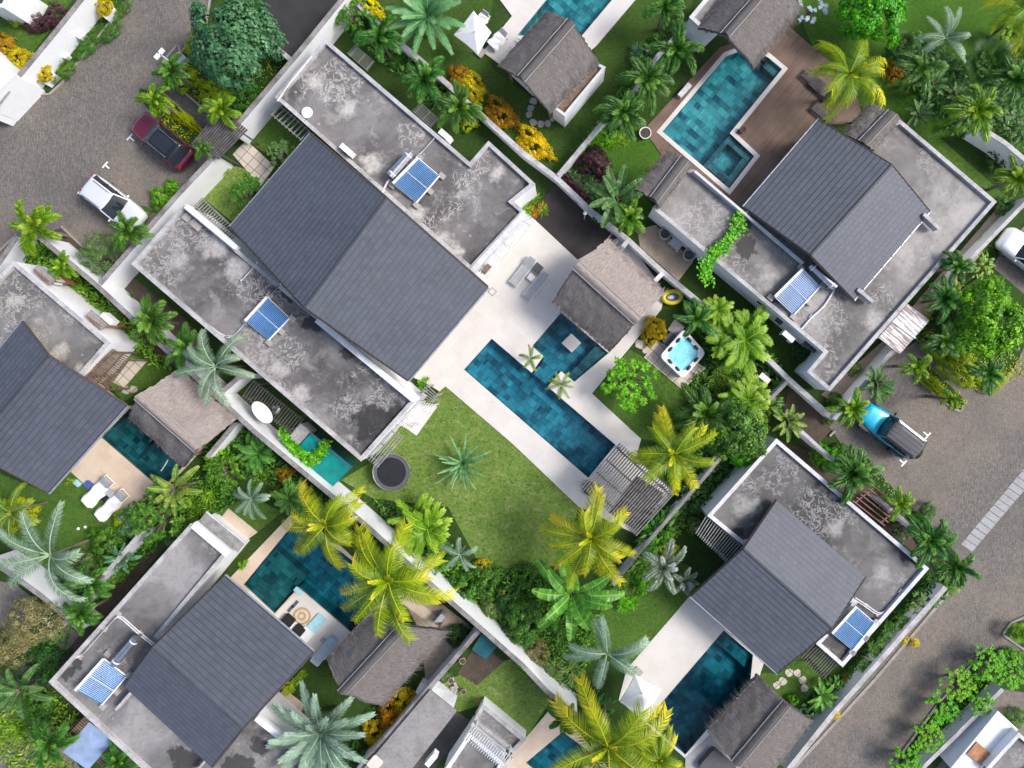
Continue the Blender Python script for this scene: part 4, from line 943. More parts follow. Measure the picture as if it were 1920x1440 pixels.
# ------------------------------------------------------------------ garden furniture and loose things
def lounger(label, head, foot, w=0.62, covered=False, group=None):
    h, f = U(*head, .35), U(*foot, .35); ctr = (h+f)/2; ln = (h-f).length; az = math.atan2((h-f).y, (h-f).x)
    e = empty('sun_lounger', (ctr.x, ctr.y, .06), label, 'sun lounger', group, az)
    hw = w/2
    m = MB()
    for s in (-1, 1): m.box((0, s*hw, .28), (ln, .05, .06))
    for k in (-1, 1): m.box((k*(ln/2-.03), 0, .28), (.05, w, .06))
    m.build('frame', M['white'], e, local=True)
    for x in (-1, 1):
        for s in (-1, 1): m = MB(); m.box((x*(ln/2-.15), s*hw, .13), (.05,.05,.26)); m.build('leg', M['white'], e, local=True)
    bx = ln*.16
    if covered:
        m = MB(); rg = random.Random(3); n = 16
        for i in range(n):
            for j in range(6):
                def z(a, b):
                    x = -ln/2-.1+(ln*.8)*a/n; y = (b/6-.5)*(w+.22)
                    edge = max(0, abs(b/6-.5)*2-.72)*.9
                    return Vector((x, y*(1+.08*math.sin(a*.7)), .47+.05*math.sin(a*.9+b)*.6-edge+(.18*max(0,a/n-.6))))
                m.face([z(i,j), z(i+1,j), z(i+1,j+1), z(i,j+1)])
        m.build('dust_cover', M['fabric_white'], e, local=True, smooth=True)
    else:
        m = MB(); m.box(((-ln/2+bx)/2, 0, .33), (ln/2+bx-.06, w-.08, .08)); m.build('seat_pad', M['fabric_grey'], e, local=True)
    m = MB(); m.beam((bx, 0, .34), (ln/2-.04, 0, .62), w-.1, .07); m.build('backrest', M['fabric_grey'], e, local=True)
    return e
lounger('grey lounger on white terrace, left of the pair by dark topped table', (1000,484), (961,534))
lounger('grey lounger on white terrace, right of the pair by dark topped table', (1025,512), (986,559))
lounger('white covered lounger on tan terrace next to blue cushion, upper one', (207,897), (163,942), .8, True)
lounger('white covered lounger on tan terrace, lower one near leafy bush', (236,922), (187,968), .72, True)
lounger('white lounger beside square parasol at top edge', (913,25), (899,42), .6, True)
lounger('white lounger under right corner of square parasol at top', (948,60), (922,85), .7, True)
def table(label, px, s, h, mat, top=None, rz=R(-41)):
    p = U(*px, h); e = empty('table', (p.x, p.y, .06), label, 'table', rz=rz)
    m = MB(); m.box((0,0,h-.06), (s[0], s[1], .05)); m.build('table_top', M[mat], e, local=True)
    for i in (-1,1):
        for j in (-1,1): m = MB(); m.box((i*(s[0]/2-.05), j*(s[1]/2-.05), (h-.06)/2), (.05,.05,h-.08)); m.build('leg', M['white'], e, local=True)
    return e
table('small white table with dark top between two grey loungers', (1008,503), (.62,.62), .4, 'fabric_dark')
table('low white table in front of dark topped table between loungers', (996,520), (.45,.45), .3, 'white')
table('small square table between two white covered loungers', (206,924), (.5,.5), .4, 'fabric_grey')
table('grey rectangular table between two round wicker chairs', (1268,456), (.85,.7), .72, 'fabric_grey')
table('white garden table behind areca palms near yard wall', (1434,709), (.8,.4), .7, 'white')
table('small grey bench on brown deck beside turquoise pool', (1284,169), (1.1,.35), .4, 'slat_white', rz=R(49))
def parasol(label, corners, apex, z):
    C4 = [U(*p, z) for p in corners]; A = U(*apex, z+.55)
    e = empty('parasol', (A.x, A.y, .06), label, 'parasol')
    m = MB()
    for i in range(4):
        a, b = C4[i], C4[(i+1)%4]; mid = (a+b)/2; mid = mid.lerp(A, .04)
        for p, q in ((a, mid), (mid, b)):
            f = [p, q, A] if (q-p).cross(A-p).z > 0 else [q, p, A]
            m.face(f); lo = Vector((0,0,-.12)); m.face([p, q, q+lo, p+lo])
    m.build('canopy', M['fabric_white'], e)
    m = MB(); m.tube([(A.x,A.y,.06),(A.x,A.y,z+.62)], .035, 8); m.build('pole', M['metal'], e)
    m = MB(); m.box((A.x,A.y,.11), (.6,.6,.1), R(-41)); m.build('base', M['stone'], e)
    for i in range(4):
        m = MB(); m.beam(A-Vector((0,0,.05)), C4[i]-Vector((0,0,.03)), .03, .03); m.build('rib', M['metal'], e)
parasol('square white parasol on top terrace beside green date palm', [(888,20),(921,60),(896,102),(851,65)], (890,60), 2.5)
parasol('square white parasol on terrace beside lower right deep blue pool', [(1191,1265),(1240,1293),(1210,1352),(1162,1316)], (1204,1300), 2.5)
# hot tub
e = empty('hot_tub', U(1281,663,.08), 'square white hot tub with bright light blue water and dark headrests', 'hot tub')
tp = poly([(1283,616),(1324,662),(1281,711),(1237,668)], 0.9)
def rounded(p, r=.35, n=5):
    out = []
    for i in range(len(p)):
        a, b, c = p[i-1], p[i], p[(i+1)%len(p)]; u = b+(a-b).normalized()*r; v = b+(c-b).normalized()*r
        for k in range(n+1): t_ = k/n; out.append(u*(1-t_)**2+b*2*t_*(1-t_)+v*t_*t_)
    return out
ou = rounded(tp); inn = rounded(offset(tp, -.3), .45)
m = MB(); prism(m, ou, .08, .9, 0, [inn]); m.build('shell', M['white'], e)
M['tubwater'] = plain('tub_water', (0.28, 0.78, 0.85), 0.08, 0, 0.12, 2.5); M['tubshell'] = plain('tub_shell', (0.35, 0.82, 0.86), 0.2, 0, 0.1, 2)
m = MB(); tess(m, [inn], .78); m.build('water', M['tubwater'], e)
c4 = [(tp[i]+tp[(i+1)%4])/2 for i in range(4)]; cc = (tp[0]+tp[2])/2
for i in range(4):
    for s in (.3,.7):
        q = tp[i].lerp(tp[(i+1)%4], s); q = q+(cc-q)*.2; m = MB(); az = math.atan2((tp[(i+1)%4]-tp[i]).y, (tp[(i+1)%4]-tp[i]).x)
        m.lathe((q.x,q.y,.88), [(.03,0),(.15,.0),(.17,.04),(.12,.08),(.02,.09)], 12, 0, 1.3, .65, az); m.build('headrest', M['black'], e, smooth=True)
rg = random.Random(4); m = MB()
for k in range(22):
    a = rg.uniform(0,6.28); r = rg.uniform(.3,.95); m.lathe((cc.x+math.cos(a)*r, cc.y+math.sin(a)*r, .783), [(.0+.001,0),(.035,.0),(.03,.012),(.001,.012)], 7)
m.build('jets', M['fabric_grey'], e)
m = MB(); p = U(1255,635,.5); m.box((p.x,p.y,.25), (.9,.5,.35), R(49)); m.build('step', M['fabric_dark'], e)
# trampoline
p = U(734,885,.8); e = empty('trampoline', (p.x,p.y,0), 'round black trampoline on lawn below tip of central villa', 'trampoline')
m = MB(); m.lathe((p.x,p.y,.8), [(.001,0),(1.02,0),(1.02,.01),(.001,.01)], 32); m.build('mat', M['black'], e)
m = MB(); n = 32
m.lathe((p.x,p.y,0), [(1.24,.74),(1.24,.86),(1.0,.86),(1.0,.74)][::1], 32); m.build('pad', M['fabric_dark'], e)
m = MB(); pr = [(p.x+1.25*math.cos(6.283*i/32), p.y+1.25*math.sin(6.283*i/32), .87) for i in range(33)]; m.tube(pr, .03, 5); m.build('rim', M['metal'], e)
for i in range(6):
    a = i*math.pi/3; m = MB(); m.tube([(p.x+1.22*math.cos(a),p.y+1.22*math.sin(a),0),(p.x+1.22*math.cos(a),p.y+1.22*math.sin(a),.8)], .03, 6); m.build('leg', M['metal'], e)
# teal sheds
e = empty('shed', U(600,850), 'long teal green flat roofed shed beside long white wall with creeper on it', 'shed')
m = MB(); prism(m, poly([(583,812),(659,876),(624,912),(549,850)], 1.5), 1.42, 1.5); m.build('roof', M['teal'], e)
m = MB(); sides(m, offset(poly([(583,812),(659,876),(624,912),(549,850)], 1.5), -.08), 0, 1.42); m.build('wall', M['teal_dark'], e)
m = MB(); prism(m, poly([(564,794),(582,810),(560,836),(540,820)], 1.3), 0, 1.3); m.build('end_box', M['cap_pale'], e)
m = MB(); m.beam(U(584,812,1.55), U(661,877,1.55), .05, .05); m.build('edge_rail', M['metal'], e)
e = empty('tank_cover', U(908,1213), 'small dark teal square cover in corner of brown walled yard', 'cover')
m = MB(); prism(m, poly([(903,1190),(934,1210),(912,1237),(885,1218)], .9), .82, .9); m.build('lid', M['teal_dark'], e)
m = MB(); sides(m, offset(poly([(903,1190),(934,1210),(912,1237),(885,1218)], .9), -.06), 0, .82); m.build('box', M['cap'], e)
# oval table
p = U(509,770,.75); e = empty('oval_table', (p.x,p.y,0), 'white oval garden table beside long wall under fine grey slats', 'table')
m = MB(); m.lathe((p.x,p.y,.72+1.45), [(.01,0),(.97,0),(1,.02),(.97,.05),(.01,.05)], 28, 0, .88, .5, R(-48)); m.build('table_top', M['white'], e)
m = MB(); m.lathe((p.x,p.y,0), [(.3,0),(.1,.1),(.08,2.1),(.2,2.17)], 12); m.build('pedestal', M['metal'], e)
# wicker chairs
for nm, x, y in (('round pale wicker chair near upper end of sand yard', 1247, 438), ('round pale wicker chair at lower end of sand yard', 1292, 478)):
    p = U(x, y, .5); e = empty('wicker_chair', (p.x,p.y,.02), nm, 'chair', 'round wicker chairs in the sand yard', R(49))
    m = MB(); m.lathe((0,0,0), [(.36,.0),(.4,.3),(.42,.42),(.3,.42),(.3,.4)], 20); m.build('seat', M['fabric_grey'], e, local=True)
    m = MB(); n = 16
    for i in range(n):
        a0, a1 = R(20)+R(320)*i/n, R(20)+R(320)*(i+1)/n
        for z0, z1, r0, r1 in ((.4,.75,.42,.46),):
            m.face([(r0*math.cos(a0),r0*math.sin(a0),z0),(r0*math.cos(a1),r0*math.sin(a1),z0),(r1*math.cos(a1),r1*math.sin(a1),z1),(r1*math.cos(a0),r1*math.sin(a0),z1)])
            m.face([(r1*math.cos(a0),r1*math.sin(a0),z1),(r1*math.cos(a1),r1*math.sin(a1),z1),((r1-.07)*math.cos(a1),(r1-.07)*math.sin(a1),z1),((r1-.07)*math.cos(a0),(r1-.07)*math.sin(a0),z1)])
    m.build('backrest', M['stone'], e, local=True)
    m = MB(); m.lathe((0,0,.42), [(.01,0),(.27,.01),(.24,.08),(.01,.1)], 14); m.build('cushion', M['fabric_dark'], e, local=True)
# inflatable ring
p = U(1261,557,.3); e = empty('inflatable_boat', (p.x,p.y,.02), 'yellow oval inflatable boat behind thatched pavilion', 'inflatable boat')
M['inflat'] = plain('yellow_vinyl', (0.75, 0.62, 0.02), .35); M['bluev'] = plain('blue_vinyl', (0.08, 0.12, 0.4), .4)
m = MB(); n = 28
m.tube([(p.x+(math.cos(6.283*i/n)*.62*math.cos(R(8))-math.sin(6.283*i/n)*.4*math.sin(R(8))), p.y+(math.cos(6.283*i/n)*.62*math.sin(R(8))+math.sin(6.283*i/n)*.4*math.cos(R(8))), .25) for i in range(n+1)], .15, 10); m.build('tube', M['inflat'], e, smooth=True)
m = MB(); m.lathe((p.x,p.y,.15), [(.01,0),(.5,0),(.5,.04),(.01,.04)], 20, 0, 1, .6, R(8)); m.build('floor', M['bluev'], e)
m = MB(); m.lathe((p.x-.1,p.y,.2), [(.01,0),(.28,.0),(.2,.14),(.01,.18)], 14, 0, 1, .6, R(8)); m.build('seat', M['fabric_white'], e)
# pots
def pot(label, px, r, mat='stone', z=.06, fill='soil', h=.4):
    p = U(*px, z+h); e = empty('plant_pot', (p.x,p.y,z), label, 'pot')
    m = MB(); m.lathe((0,0,0), [(r*.65,0),(r,h),(r*.88,h),(r*.85,h-.06),(.01,h-.06)], 18); m.build('pot', M[mat], e, local=True)
    m = MB(); m.lathe((0,0,h-.055), [(r*.84,-.03),(r*.84,0),(.01,.02)], 14); m.build('soil', M[fill], e, local=True)
pot('large white round pot at corner of wooden deck', (1210,249), .42, 'white')
pot('brown pot on wooden deck beside inner pool corner', (1394,243), .22, 'slat_brown')
pot('grey pot among rubble beside brown walled yard', (845,1277), .2, 'stone', 0)
pot('second grey pot at lower end of rubble pile', (869,1298), .2, 'stone', 0)
pot('pale clay pot against brown capped wall in brown yard', (867,1240), .22, 'sand', 0)
rg = random.Random(8)
for i in range(9):
    x, y = 835+rg.uniform(0,32), 1268+rg.uniform(0,42); p = U(x, y, .1)
    m = MB(); m.box((p.x,p.y,.09+.03*(i%3)), (rg.uniform(.25,.55), rg.uniform(.12,.25), .12), rg.uniform(0,3))
    tag(m.build('rubble_block', M['stone']), 'grey broken slab in the rubble pile between brown capped wall and bottom lawn', 'rubble', 'slabs in the rubble pile')
def pad(name, label, cat, px, d, mat, z, rz=R(-41)):
    p = U(*px, z+d[2]/2); m = MB(); hx, hy, hz = d[0]/2, d[1]/2, d[2]
    pr = [Vector((x, y, 0)) for x, y in ((-hx,-hy),(hx,-hy),(hx,hy),(-hx,hy))]; pr = rounded(pr, min(hx,hy)*.35, 3)
    ca, sa = math.cos(rz), math.sin(rz); pr = [Vector((p.x+q.x*ca-q.y*sa, p.y+q.x*sa+q.y*ca, 0)) for q in pr]
    prism(m, offset(pr, -.02), z+hz-.02, z+hz); prism(m, pr, z, z+hz-.02); return tag(m.build(name, M[mat]), label, cat)
M['ltblue'] = plain('light_blue_cloth', (0.36, 0.62, 0.68), .9); M['sofablue'] = plain('blue_grey_fabric', (0.38, 0.46, 0.55), .9); M['jute'] = plain('jute', (0.5, 0.33, 0.18), .95, 0, .3, 12); M['jute_pale'] = plain('jute_pale', (0.66, 0.56, 0.42), .95)
pad('bean_bag', 'black bean bag beside round woven rug, upper one', 'bean bag', (540,1164), (.8,.75,.3), 'fabric_black', .08)
pad('bean_bag', 'black bean bag next to tiled roof edge, lower one', 'bean bag', (560,1182), (.75,.7,.3), 'fabric_black', .08)
pad('towel', 'folded white towels between black bean bags', 'towel', (550,1174), (.3,.6,.16), 'fabric_white', .08)
pad('mat', 'light blue mat at pool terrace of bottom left villa', 'mat', (594,1168), (1.3,.75,.12), 'ltblue', .08, R(49))
pad('mat', 'white mat beside light blue mat', 'mat', (573,1190), (.85,1.0,.12), 'fabric_white', .08)
pad('sofa', 'long blue grey outdoor sofa beside brown grey thatched pavilion', 'sofa', (609,1219), (2.2,.72,.5), 'sofablue', .08, R(51))
pad('foot_mat', 'dark grey foot mat beside round rug, left', 'mat', (545,1141), (.22,.6,.04), 'fabric_dark', .08)
pad('foot_mat', 'dark grey foot mat beside round rug, right', 'mat', (553,1133), (.22,.6,.04), 'fabric_dark', .08)
pad('tray', 'small grey tray beside blue grey sofa', 'tray', (606,1201), (.4,.35,.05), 'fabric_grey', .08)
pad('cushion', 'blue cushion beside upper white covered lounger', 'cushion', (166,909), (.5,.45,.2), 'bluev', .08)
pad('cushion', 'black cloth lying between the white covered loungers', 'cushion', (198,934), (.6,.5,.2), 'fabric_black', .08)
pad('cushion', 'light blue bag on tan terrace by potted plant', 'bag', (145,906), (.5,.3,.2), 'ltblue', .06)
pad('jacket', 'pale turquoise towel at inner corner of bottom left pool terrace', 'towel', (559,1108), (.6,.35,.12), 'ltblue', .08)
pad('utility_box', 'white utility cabinet in verge beside white wall, upper', 'cabinet', (155,70), (.4,.4,.7), 'white', .1)
pad('utility_box', 'white utility cabinet in verge beside white wall, lower', 'cabinet', (125,106), (.36,.36,.5), 'white', .1)
pad('spa_cover', 'dark grey folded spa cover at bottom edge beside grey step', 'cover', (1345,1437), (2.2,1.7,.5), 'fabric_dark', .06)
pad('jacket', 'white laundry bag hanging by brown capped wall', 'bag', (791,1287), (.8,.42,.8), 'fabric_white', .06, R(60))
pad('bench', 'white panel lying on strip roof at bottom', 'panel', (703,1431), (.8,.9,.06), 'white_pave', 2.2)
pad('barbecue', 'grey metal barbecue beside brown thatched pavilion yard', 'barbecue', (826,1158), (.8,.4,.8), 'fabric_grey', .06, R(49))
pad('boulder', 'grey rock in green bed beside street lamp', 'rock', (339,113), (.7,.8,.6), 'fabric_grey', .1)
pad('boulder', 'grey square ledge at corner of lower right tiled roof', 'ledge', (1292,1100), (.5,.7,.2), 'stone', .1)
sheet('side_yard', [(1330,1378),(1384,1410),(1400,1460),(1285,1460),(1285,1420)], 'drain', 0.067)
p = U(566,1155,.08); e = empty('round_rug', (p.x,p.y,.08), 'round woven rug with pale and brown rings on pool terrace', 'rug')
for i, (r, mt) in enumerate(((.62,'jute'),(.47,'jute_pale'),(.3,'jute'),(.15,'jute_pale'))):
    m = MB(); m.lathe((p.x,p.y,.08), [(r,0),(r,.012+.005*i),(.01,.012+.005*i)], 26); m.build('ring', M[mt], e)
# lamp post and small wall lamp
e = empty('street_lamp', (U(299,101,4.2).x, U(299,101,4.2).y, 0), 'white double headed street lamp beside planting bed on left road', 'street lamp')
b0 = U(314,113,0); tp_ = U(314,113,0) + Vector((0,0,4.2)); q = U(299,101,4.2)
m = MB(); m.tube([(q.x,q.y,0),(q.x,q.y,2.0),(q.x,q.y,4.2)], .05, 7); m.build('post', M['white'], e)
for s in (-1, 1):
    m = MB(); m.box((q.x+s*.22*math.cos(R(49)), q.y+s*.22*math.sin(R(49)), 4.2), (.34,.26,.1), R(49)); m.build('lamp_head', M['white'], e)
e = empty('wall_lamp', U(1095,400,0), 'small white lamp on pole over dark deck by garden wall', 'lamp')
m = MB(); p = U(1097,400,2.0); m.tube([(p.x,p.y,0),(p.x,p.y,2.0)], .03, 6); m.build('pole', M['white'], e)
m = MB(); m.lathe((p.x,p.y,2.0), [(.02,0),(.13,.02),(.02,.12)], 12); m.build('lamp_head', M['white'], e)
# planter boxes
for lb, x, y in (('white square planter box with yellow shrub near top of verge', 200, 20), ('white square planter box with yellow shrub at lower end of verge', 88, 143)):
    e = empty('planter_box', U(x, y, .1), lb, 'planter'); P = poly([(x-16,y+2),(x+2,y-15),(x+17,y-3),(x-1,y+16)], .7)
    m = MB(); prism(m, P, .1, .75, 0, [offset(P, -.1)]); m.build('box', M['white'], e)
    m = MB(); tess(m, [offset(P, -.09)], .66); m.build('soil', M['soil'], e)
p = U(311,868,0); m = MB(); m.tube([U(302,883,-.03),U(309,873,-.03),U(315,862,-.03)], .04, 6); tag(m.build('pool_noodle', M['white']), 'thin white float lying on dark left pool', 'float')
for lb, x, y in (('white ball on left lawn, larger of two', 147, 991), ('white ball on left lawn, smaller of two', 160, 988)):
    m = MB(); p = U(x, y, .1); m.lathe((p.x,p.y,.01), [(.01,0),(.08,.03),(.11,.1),(.08,.17),(.01,.2)], 12); tag(m.build('ball', M['white'], smooth=True), lb, 'ball')

# ------------------------------------------------------------------ vehicles
def paint(name, c, rough=.25):
    t = NT(name); t.b.inputs['Coat Weight'].default_value = 1.0; t.b.inputs['Coat Roughness'].default_value = .05
    return t.fin(c, rough, .25)
M['paint_red'] = paint('car_paint_maroon', (0.16, 0.012, 0.035)); M['paint_white'] = paint('car_paint_white', (0.78, 0.79, 0.8)); M['paint_blue'] = paint('car_paint_blue', (0.0, 0.42, 0.62)); M['paint_black'] = paint('car_paint_black', (0.012, 0.014, 0.02))
M['rubber'] = plain('rubber', (0.02, 0.02, 0.02), .8); M['lamp_glass'] = plain('lamp_glass', (0.7, 0.72, 0.75), .1); M['tail_red'] = plain('tail_lamp', (0.45, 0.01, 0.01), .2)
def lerp(a, b, t_): return a+(b-a)*t_
def interp(tab, x):
    for (x0, *v0), (x1, *v1) in zip(tab, tab[1:]):
        if x <= x1: k = (x-x0)/(x1-x0); k = max(0, k); k = k*k*(3-2*k)*.5+k*.5; return [lerp(a, b, k) for a, b in zip(v0, v1)]
    return list(tab[-1][1:])
def car(label, cat, px, ang, bodym, roofm, Lc, Wc, tab, cab, rails=None, sun=None, jeep=False, name='parked_car'):
    """tab: x, halfwidth, shoulder z, crown z. cab: (rear base x, rear top x, front top x, front base x, top z, top halfwidth)"""
    p = U(*px, .9); e = empty(name, (p.x, p.y, .045), label, cat, 'cars parked on the cobbled roads', R(ang))
    m = MB(); rows = []; n = 30
    for i in range(n+1):
        x = -Lc/2+Lc*i/n; w, s, cz = interp(tab, x); lo = .28 if abs(x) < Lc/2-.25 else .36
        prof = [(-w*.93,lo),(-w,.5),(-w,s*.82),(-w*.95,s),(-w*.7,lerp(s,cz,.7)),(-w*.35,cz-.005),(0,cz),(w*.35,cz-.005),(w*.7,lerp(s,cz,.7)),(w*.95,s),(w,s*.82),(w,.5),(w*.93,lo)]
        rows.append([m.vert((x,y,z)) for y, z in prof])
    for i in range(n):
        for k in range(12): m.iface((rows[i][k], rows[i][k+1], rows[i+1][k+1], rows[i+1][k]))
        m.iface((rows[i][12], rows[i][0], rows[i+1][0], rows[i+1][12]))
    m.iface(rows[0][::-1]); m.iface(rows[-1]); m.build('body', M[bodym], e, local=True, smooth=True)
    rb, rt, ft, fb, tz, tw = cab; wb, sb, cb = interp(tab, (rb+fb)/2); bw = wb*.93; zb_ = sb-.04
    def ring(x0, x1, hw, z, bul=.0, r=.16, arc=.1):
        P = []
        for k in range(9): y = -1+2*k/8; P.append((x1-arc*(y*y), y*hw, z))
        for k in range(9): y = 1-2*k/8; P.append((x0+arc*(y*y), y*hw, z))
        return P
    lo_, hi_ = ring(rb, fb, bw, zb_, arc=.14), ring(rt, ft, tw, tz, arc=.08)
    N = 18
    def quad(mb, k): mb.face([lo_[k], lo_[(k+1)%N], hi_[(k+1)%N], hi_[k]])
    m = MB(); [quad(m, k) for k in range(0, 8)]; m.build('windshield', M['glass'], e, local=True)
    m = MB(); [quad(m, k) for k in range(9, 17)]; m.build('rear_window', M['glass'], e, local=True)
    for k, s in ((8, 1), (17, -1)):
        m = MB(); quad(m, k); o = m.build('side_window', M['glass'], e, local=True)
        for u in (.0,.34,.62,1.0):
            a_, b_ = Vector(lo_[k]).lerp(Vector(lo_[(k+1)%N]), u), Vector(hi_[k]).lerp(Vector(hi_[(k+1)%N]), u)
            m = MB(); off = Vector((0, s*.012, .0)); m.beam(a_+off, b_+off, .07 if u in (0,1) else .045, .03); q = m.build('pillar', M[bodym] if u in (0,1) else M['black'], e, local=True)
    m = MB(); c_ = [Vector((0.5*(rt+ft)+(x-0.5*(rt+ft))*k, y*k, z+dz)) for k, dz in ((1.02,0),(.97,.04),(.8,.065),(.5,.075)) for x, y, z in hi_]
    base = len(m.v); m.v.extend(tuple(q) for q in c_)
    for r_ in range(3):
        for k in range(N): m.iface((base+r_*N+k, base+r_*N+(k+1)%N, base+(r_+1)*N+(k+1)%N, base+(r_+1)*N+k))
    m.iface([base+3*N+k for k in range(N)]); m.build('roof', M[roofm], e, local=True, smooth=not jeep)
    if rails:
        for s in (-1, 1): m = MB(); m.tube([(rt+.25,s*tw*.88,tz+.05),(rt+.4,s*tw*.88,tz+.12),(ft-.4,s*tw*.88,tz+.12),(ft-.2,s*tw*.88,tz+.05)], .025, 6); m.build('roof_rail', M['metal'], e, local=True)
    if sun:
        m = MB(); m.box(((sun[0]+sun[1])/2, 0, tz+.078), (sun[1]-sun[0], tw*1.35, .012)); m.build('sunroof', M['glass'], e, local=True)
    for x in (-Lc/2+.8, Lc/2-.85):
        for s in (-1, 1):
            m = MB(); r = .35 if not jeep else .4; yy = Wc/2-.12 if not jeep else Wc/2-.05
            m.tube([(x,s*(yy-.1),r),(x,s*(yy+.1),r)], r, 18); o = m.build('wheel', M['rubber'], e, local=True)
            m = MB(); m.tube([(x,s*(yy+.09),r),(x,s*(yy+.115),r)], r*.62, 14); m.build('rim', M['metal'], o, local=True)
    w_, s_, c0 = interp(tab, Lc/2-.12)
    for s in (-1, 1):
        m = MB(); m.lathe((Lc/2-.2, s*w_*.74, s_-.1), [(.02,-.06),(.12,-.05),(.13,.03),(.05,.07)], 10, 0, 1.2, 1.1, 0); m.build('headlight', M['lamp_glass'], e, local=True)
        m = MB(); m.box((-Lc/2+.05, s*w_*.82, .85), (.1,.22,.18)); m.build('tail_light', M['tail_red'], e, local=True)
        m = MB(); m.lathe((fb-.35, s*(Wc/2+.1), 1.0), [(.02,-.06),(.1,-.05),(.11,.04),(.03,.08)], 10, 0, .7, 1.2, 0); m.build('mirror', M[bodym] if not jeep else M['black'], e, local=True, smooth=True)
    return e
suv = [(-2.3,.72,.82,.86),(-2.15,.86,.98,1.0),(-1.5,.93,1.02,1.05),(.6,.94,1.0,1.04),(1.2,.93,.96,1.04),(1.9,.88,.88,.99),(2.15,.78,.76,.88),(2.3,.6,.62,.68)]
car('maroon red sport utility car with dark glass roof and silver rails', 'car', (302,262), 140, 'paint_red', 'paint_black', 4.6, 1.88, suv, (-2.1,-1.75,.25,1.05,1.6,.68), True, (-1.4,.0))
car('white sport utility car partly under palm leaves beside boundary wall', 'car', (211,381), -38, 'paint_white', 'paint_white', 4.5, 1.84, suv, (-2.12,-1.7,.2,1.0,1.6,.68), True, None)
car('white car cut by right edge of photo on cobbled parking', 'car', (1932,478), 142, 'paint_white', 'paint_white', 4.5, 1.84, suv, (-2.12,-1.7,.2,1.0,1.6,.68), False, None)
jt = [(-2.0,.7,.98,1.0),(-1.9,.82,1.0,1.02),(.7,.84,1.0,1.05),(1.1,.8,1.0,1.1),(1.8,.68,.98,1.08),(1.95,.64,.92,1.0)]
e = car('bright blue off road car with black ribbed hard top and spare wheel', 'off road car', (1667,806), 142, 'paint_blue', 'paint_black', 4.0, 1.86, jt, (-1.98,-1.9,.45,.72,1.82,.72), False, None, True)
m = MB()
for k in range(5): m.box((-.72, -.52+.26*k, 1.9), (2.1,.1,.035))
m.build('roof_ribs', M['fabric_dark'], e, local=True); e.scale = (1.1, 1.06, 1.05)
m = MB(); m.tube([(-2.28,.1,1.0),(-2.05,.1,1.0)], .38, 18); o = m.build('spare_wheel', M['rubber'], e, local=True)
for s in (-1, 1):
    for x in (-1.25, 1.2):
        m = MB(); m.beam((x-.5,s*.88,.84),(x+.5,s*.88,.84), .22, .06); m.build('fender', M['black'], e, local=True)
m = MB(); m.box((2.02,0,.55), (.16,1.5,.18)); m.build('bumper', M['black'], e, local=True)

# ------------------------------------------------------------------ vegetation prototypes (unit crown radius)
def leaflet(mb, p, d, up, ln, w, u, droop=0.0):
    s = d.cross(up); s = s.normalized() if s.length > 1e-5 else Vector((1,0,0))
    a = p - s*w*.35; b = p + s*w*.35; mid = p + d*ln*.5 + Vector((0,0,-droop*ln*.25)); e, f = mid + s*w*.5, mid - s*w*.5
    tip = p + d*ln + Vector((0,0,-droop*ln))
    mb.face([a, b, e, f], [(u,0),(u,0),(u,.5),(u,.5)]); mb.face([f, e, tip], [(u,.5),(u,.5),(min(1,u+.1),1)])
def frond(mb, rg, az, e0, e1, ln, n, ll, lw, ang=55, droop=.35, fans=(0,), shape=None, base=Vector((0,0,0)), curve=.3, rw=.014, t0=.14, uv0=.1, uvk=.75, ur=.16, rcol=.9):
    N = 12; p = base.copy(); pts = [p.copy()]; ds = []
    for i in range(N):
        t_ = (i+.5)/N; el = R(lerp(e0, e1, t_**1.15)); a = az+curve*t_*t_
        d = Vector((math.cos(a)*math.cos(el), math.sin(a)*math.cos(el), math.sin(el))); ds.append(d); p = p+d*ln/N; pts.append(p.copy())
    side0 = Vector((-math.sin(az), math.cos(az), 0))
    for i in range(N):
        w0, w1 = rw*(1-i/N)+.004, rw*(1-(i+1)/N)+.004; up = side0.cross(ds[i])*-1
        for s in (-1, 1):
            mb.face([pts[i]+side0*w0*s, pts[i+1]+side0*w1*s, pts[i+1]+Vector((0,0,w1)), pts[i]+Vector((0,0,w0))], [(rcol,0)]*4)
    for k in range(n):
        t_ = t0+(1-t0)*(k+rg.random()*.6)/n; x = min(t_*N, N-1e-4); i = int(x); q = pts[i].lerp(pts[i+1], x-i); d = ds[i]
        S = d.cross(Vector((0,0,1))).normalized(); Up = S.cross(d).normalized()
        L_ = ll*(shape(t_) if shape else (math.sin(math.pi*(.12+.8*t_))**.6)); an = R(lerp(ang+15, ang-22, t_))
        for s in (-1, 1):
            for fa in fans:
                f = R(fa+rg.uniform(-9,9)); out = S*s*math.cos(f)+Up*math.sin(f)
                dd = (d*math.cos(an)+out*math.sin(an)).normalized()
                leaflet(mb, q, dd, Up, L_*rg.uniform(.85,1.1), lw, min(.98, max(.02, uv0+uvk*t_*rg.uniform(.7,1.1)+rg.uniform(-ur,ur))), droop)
PROTO = {}
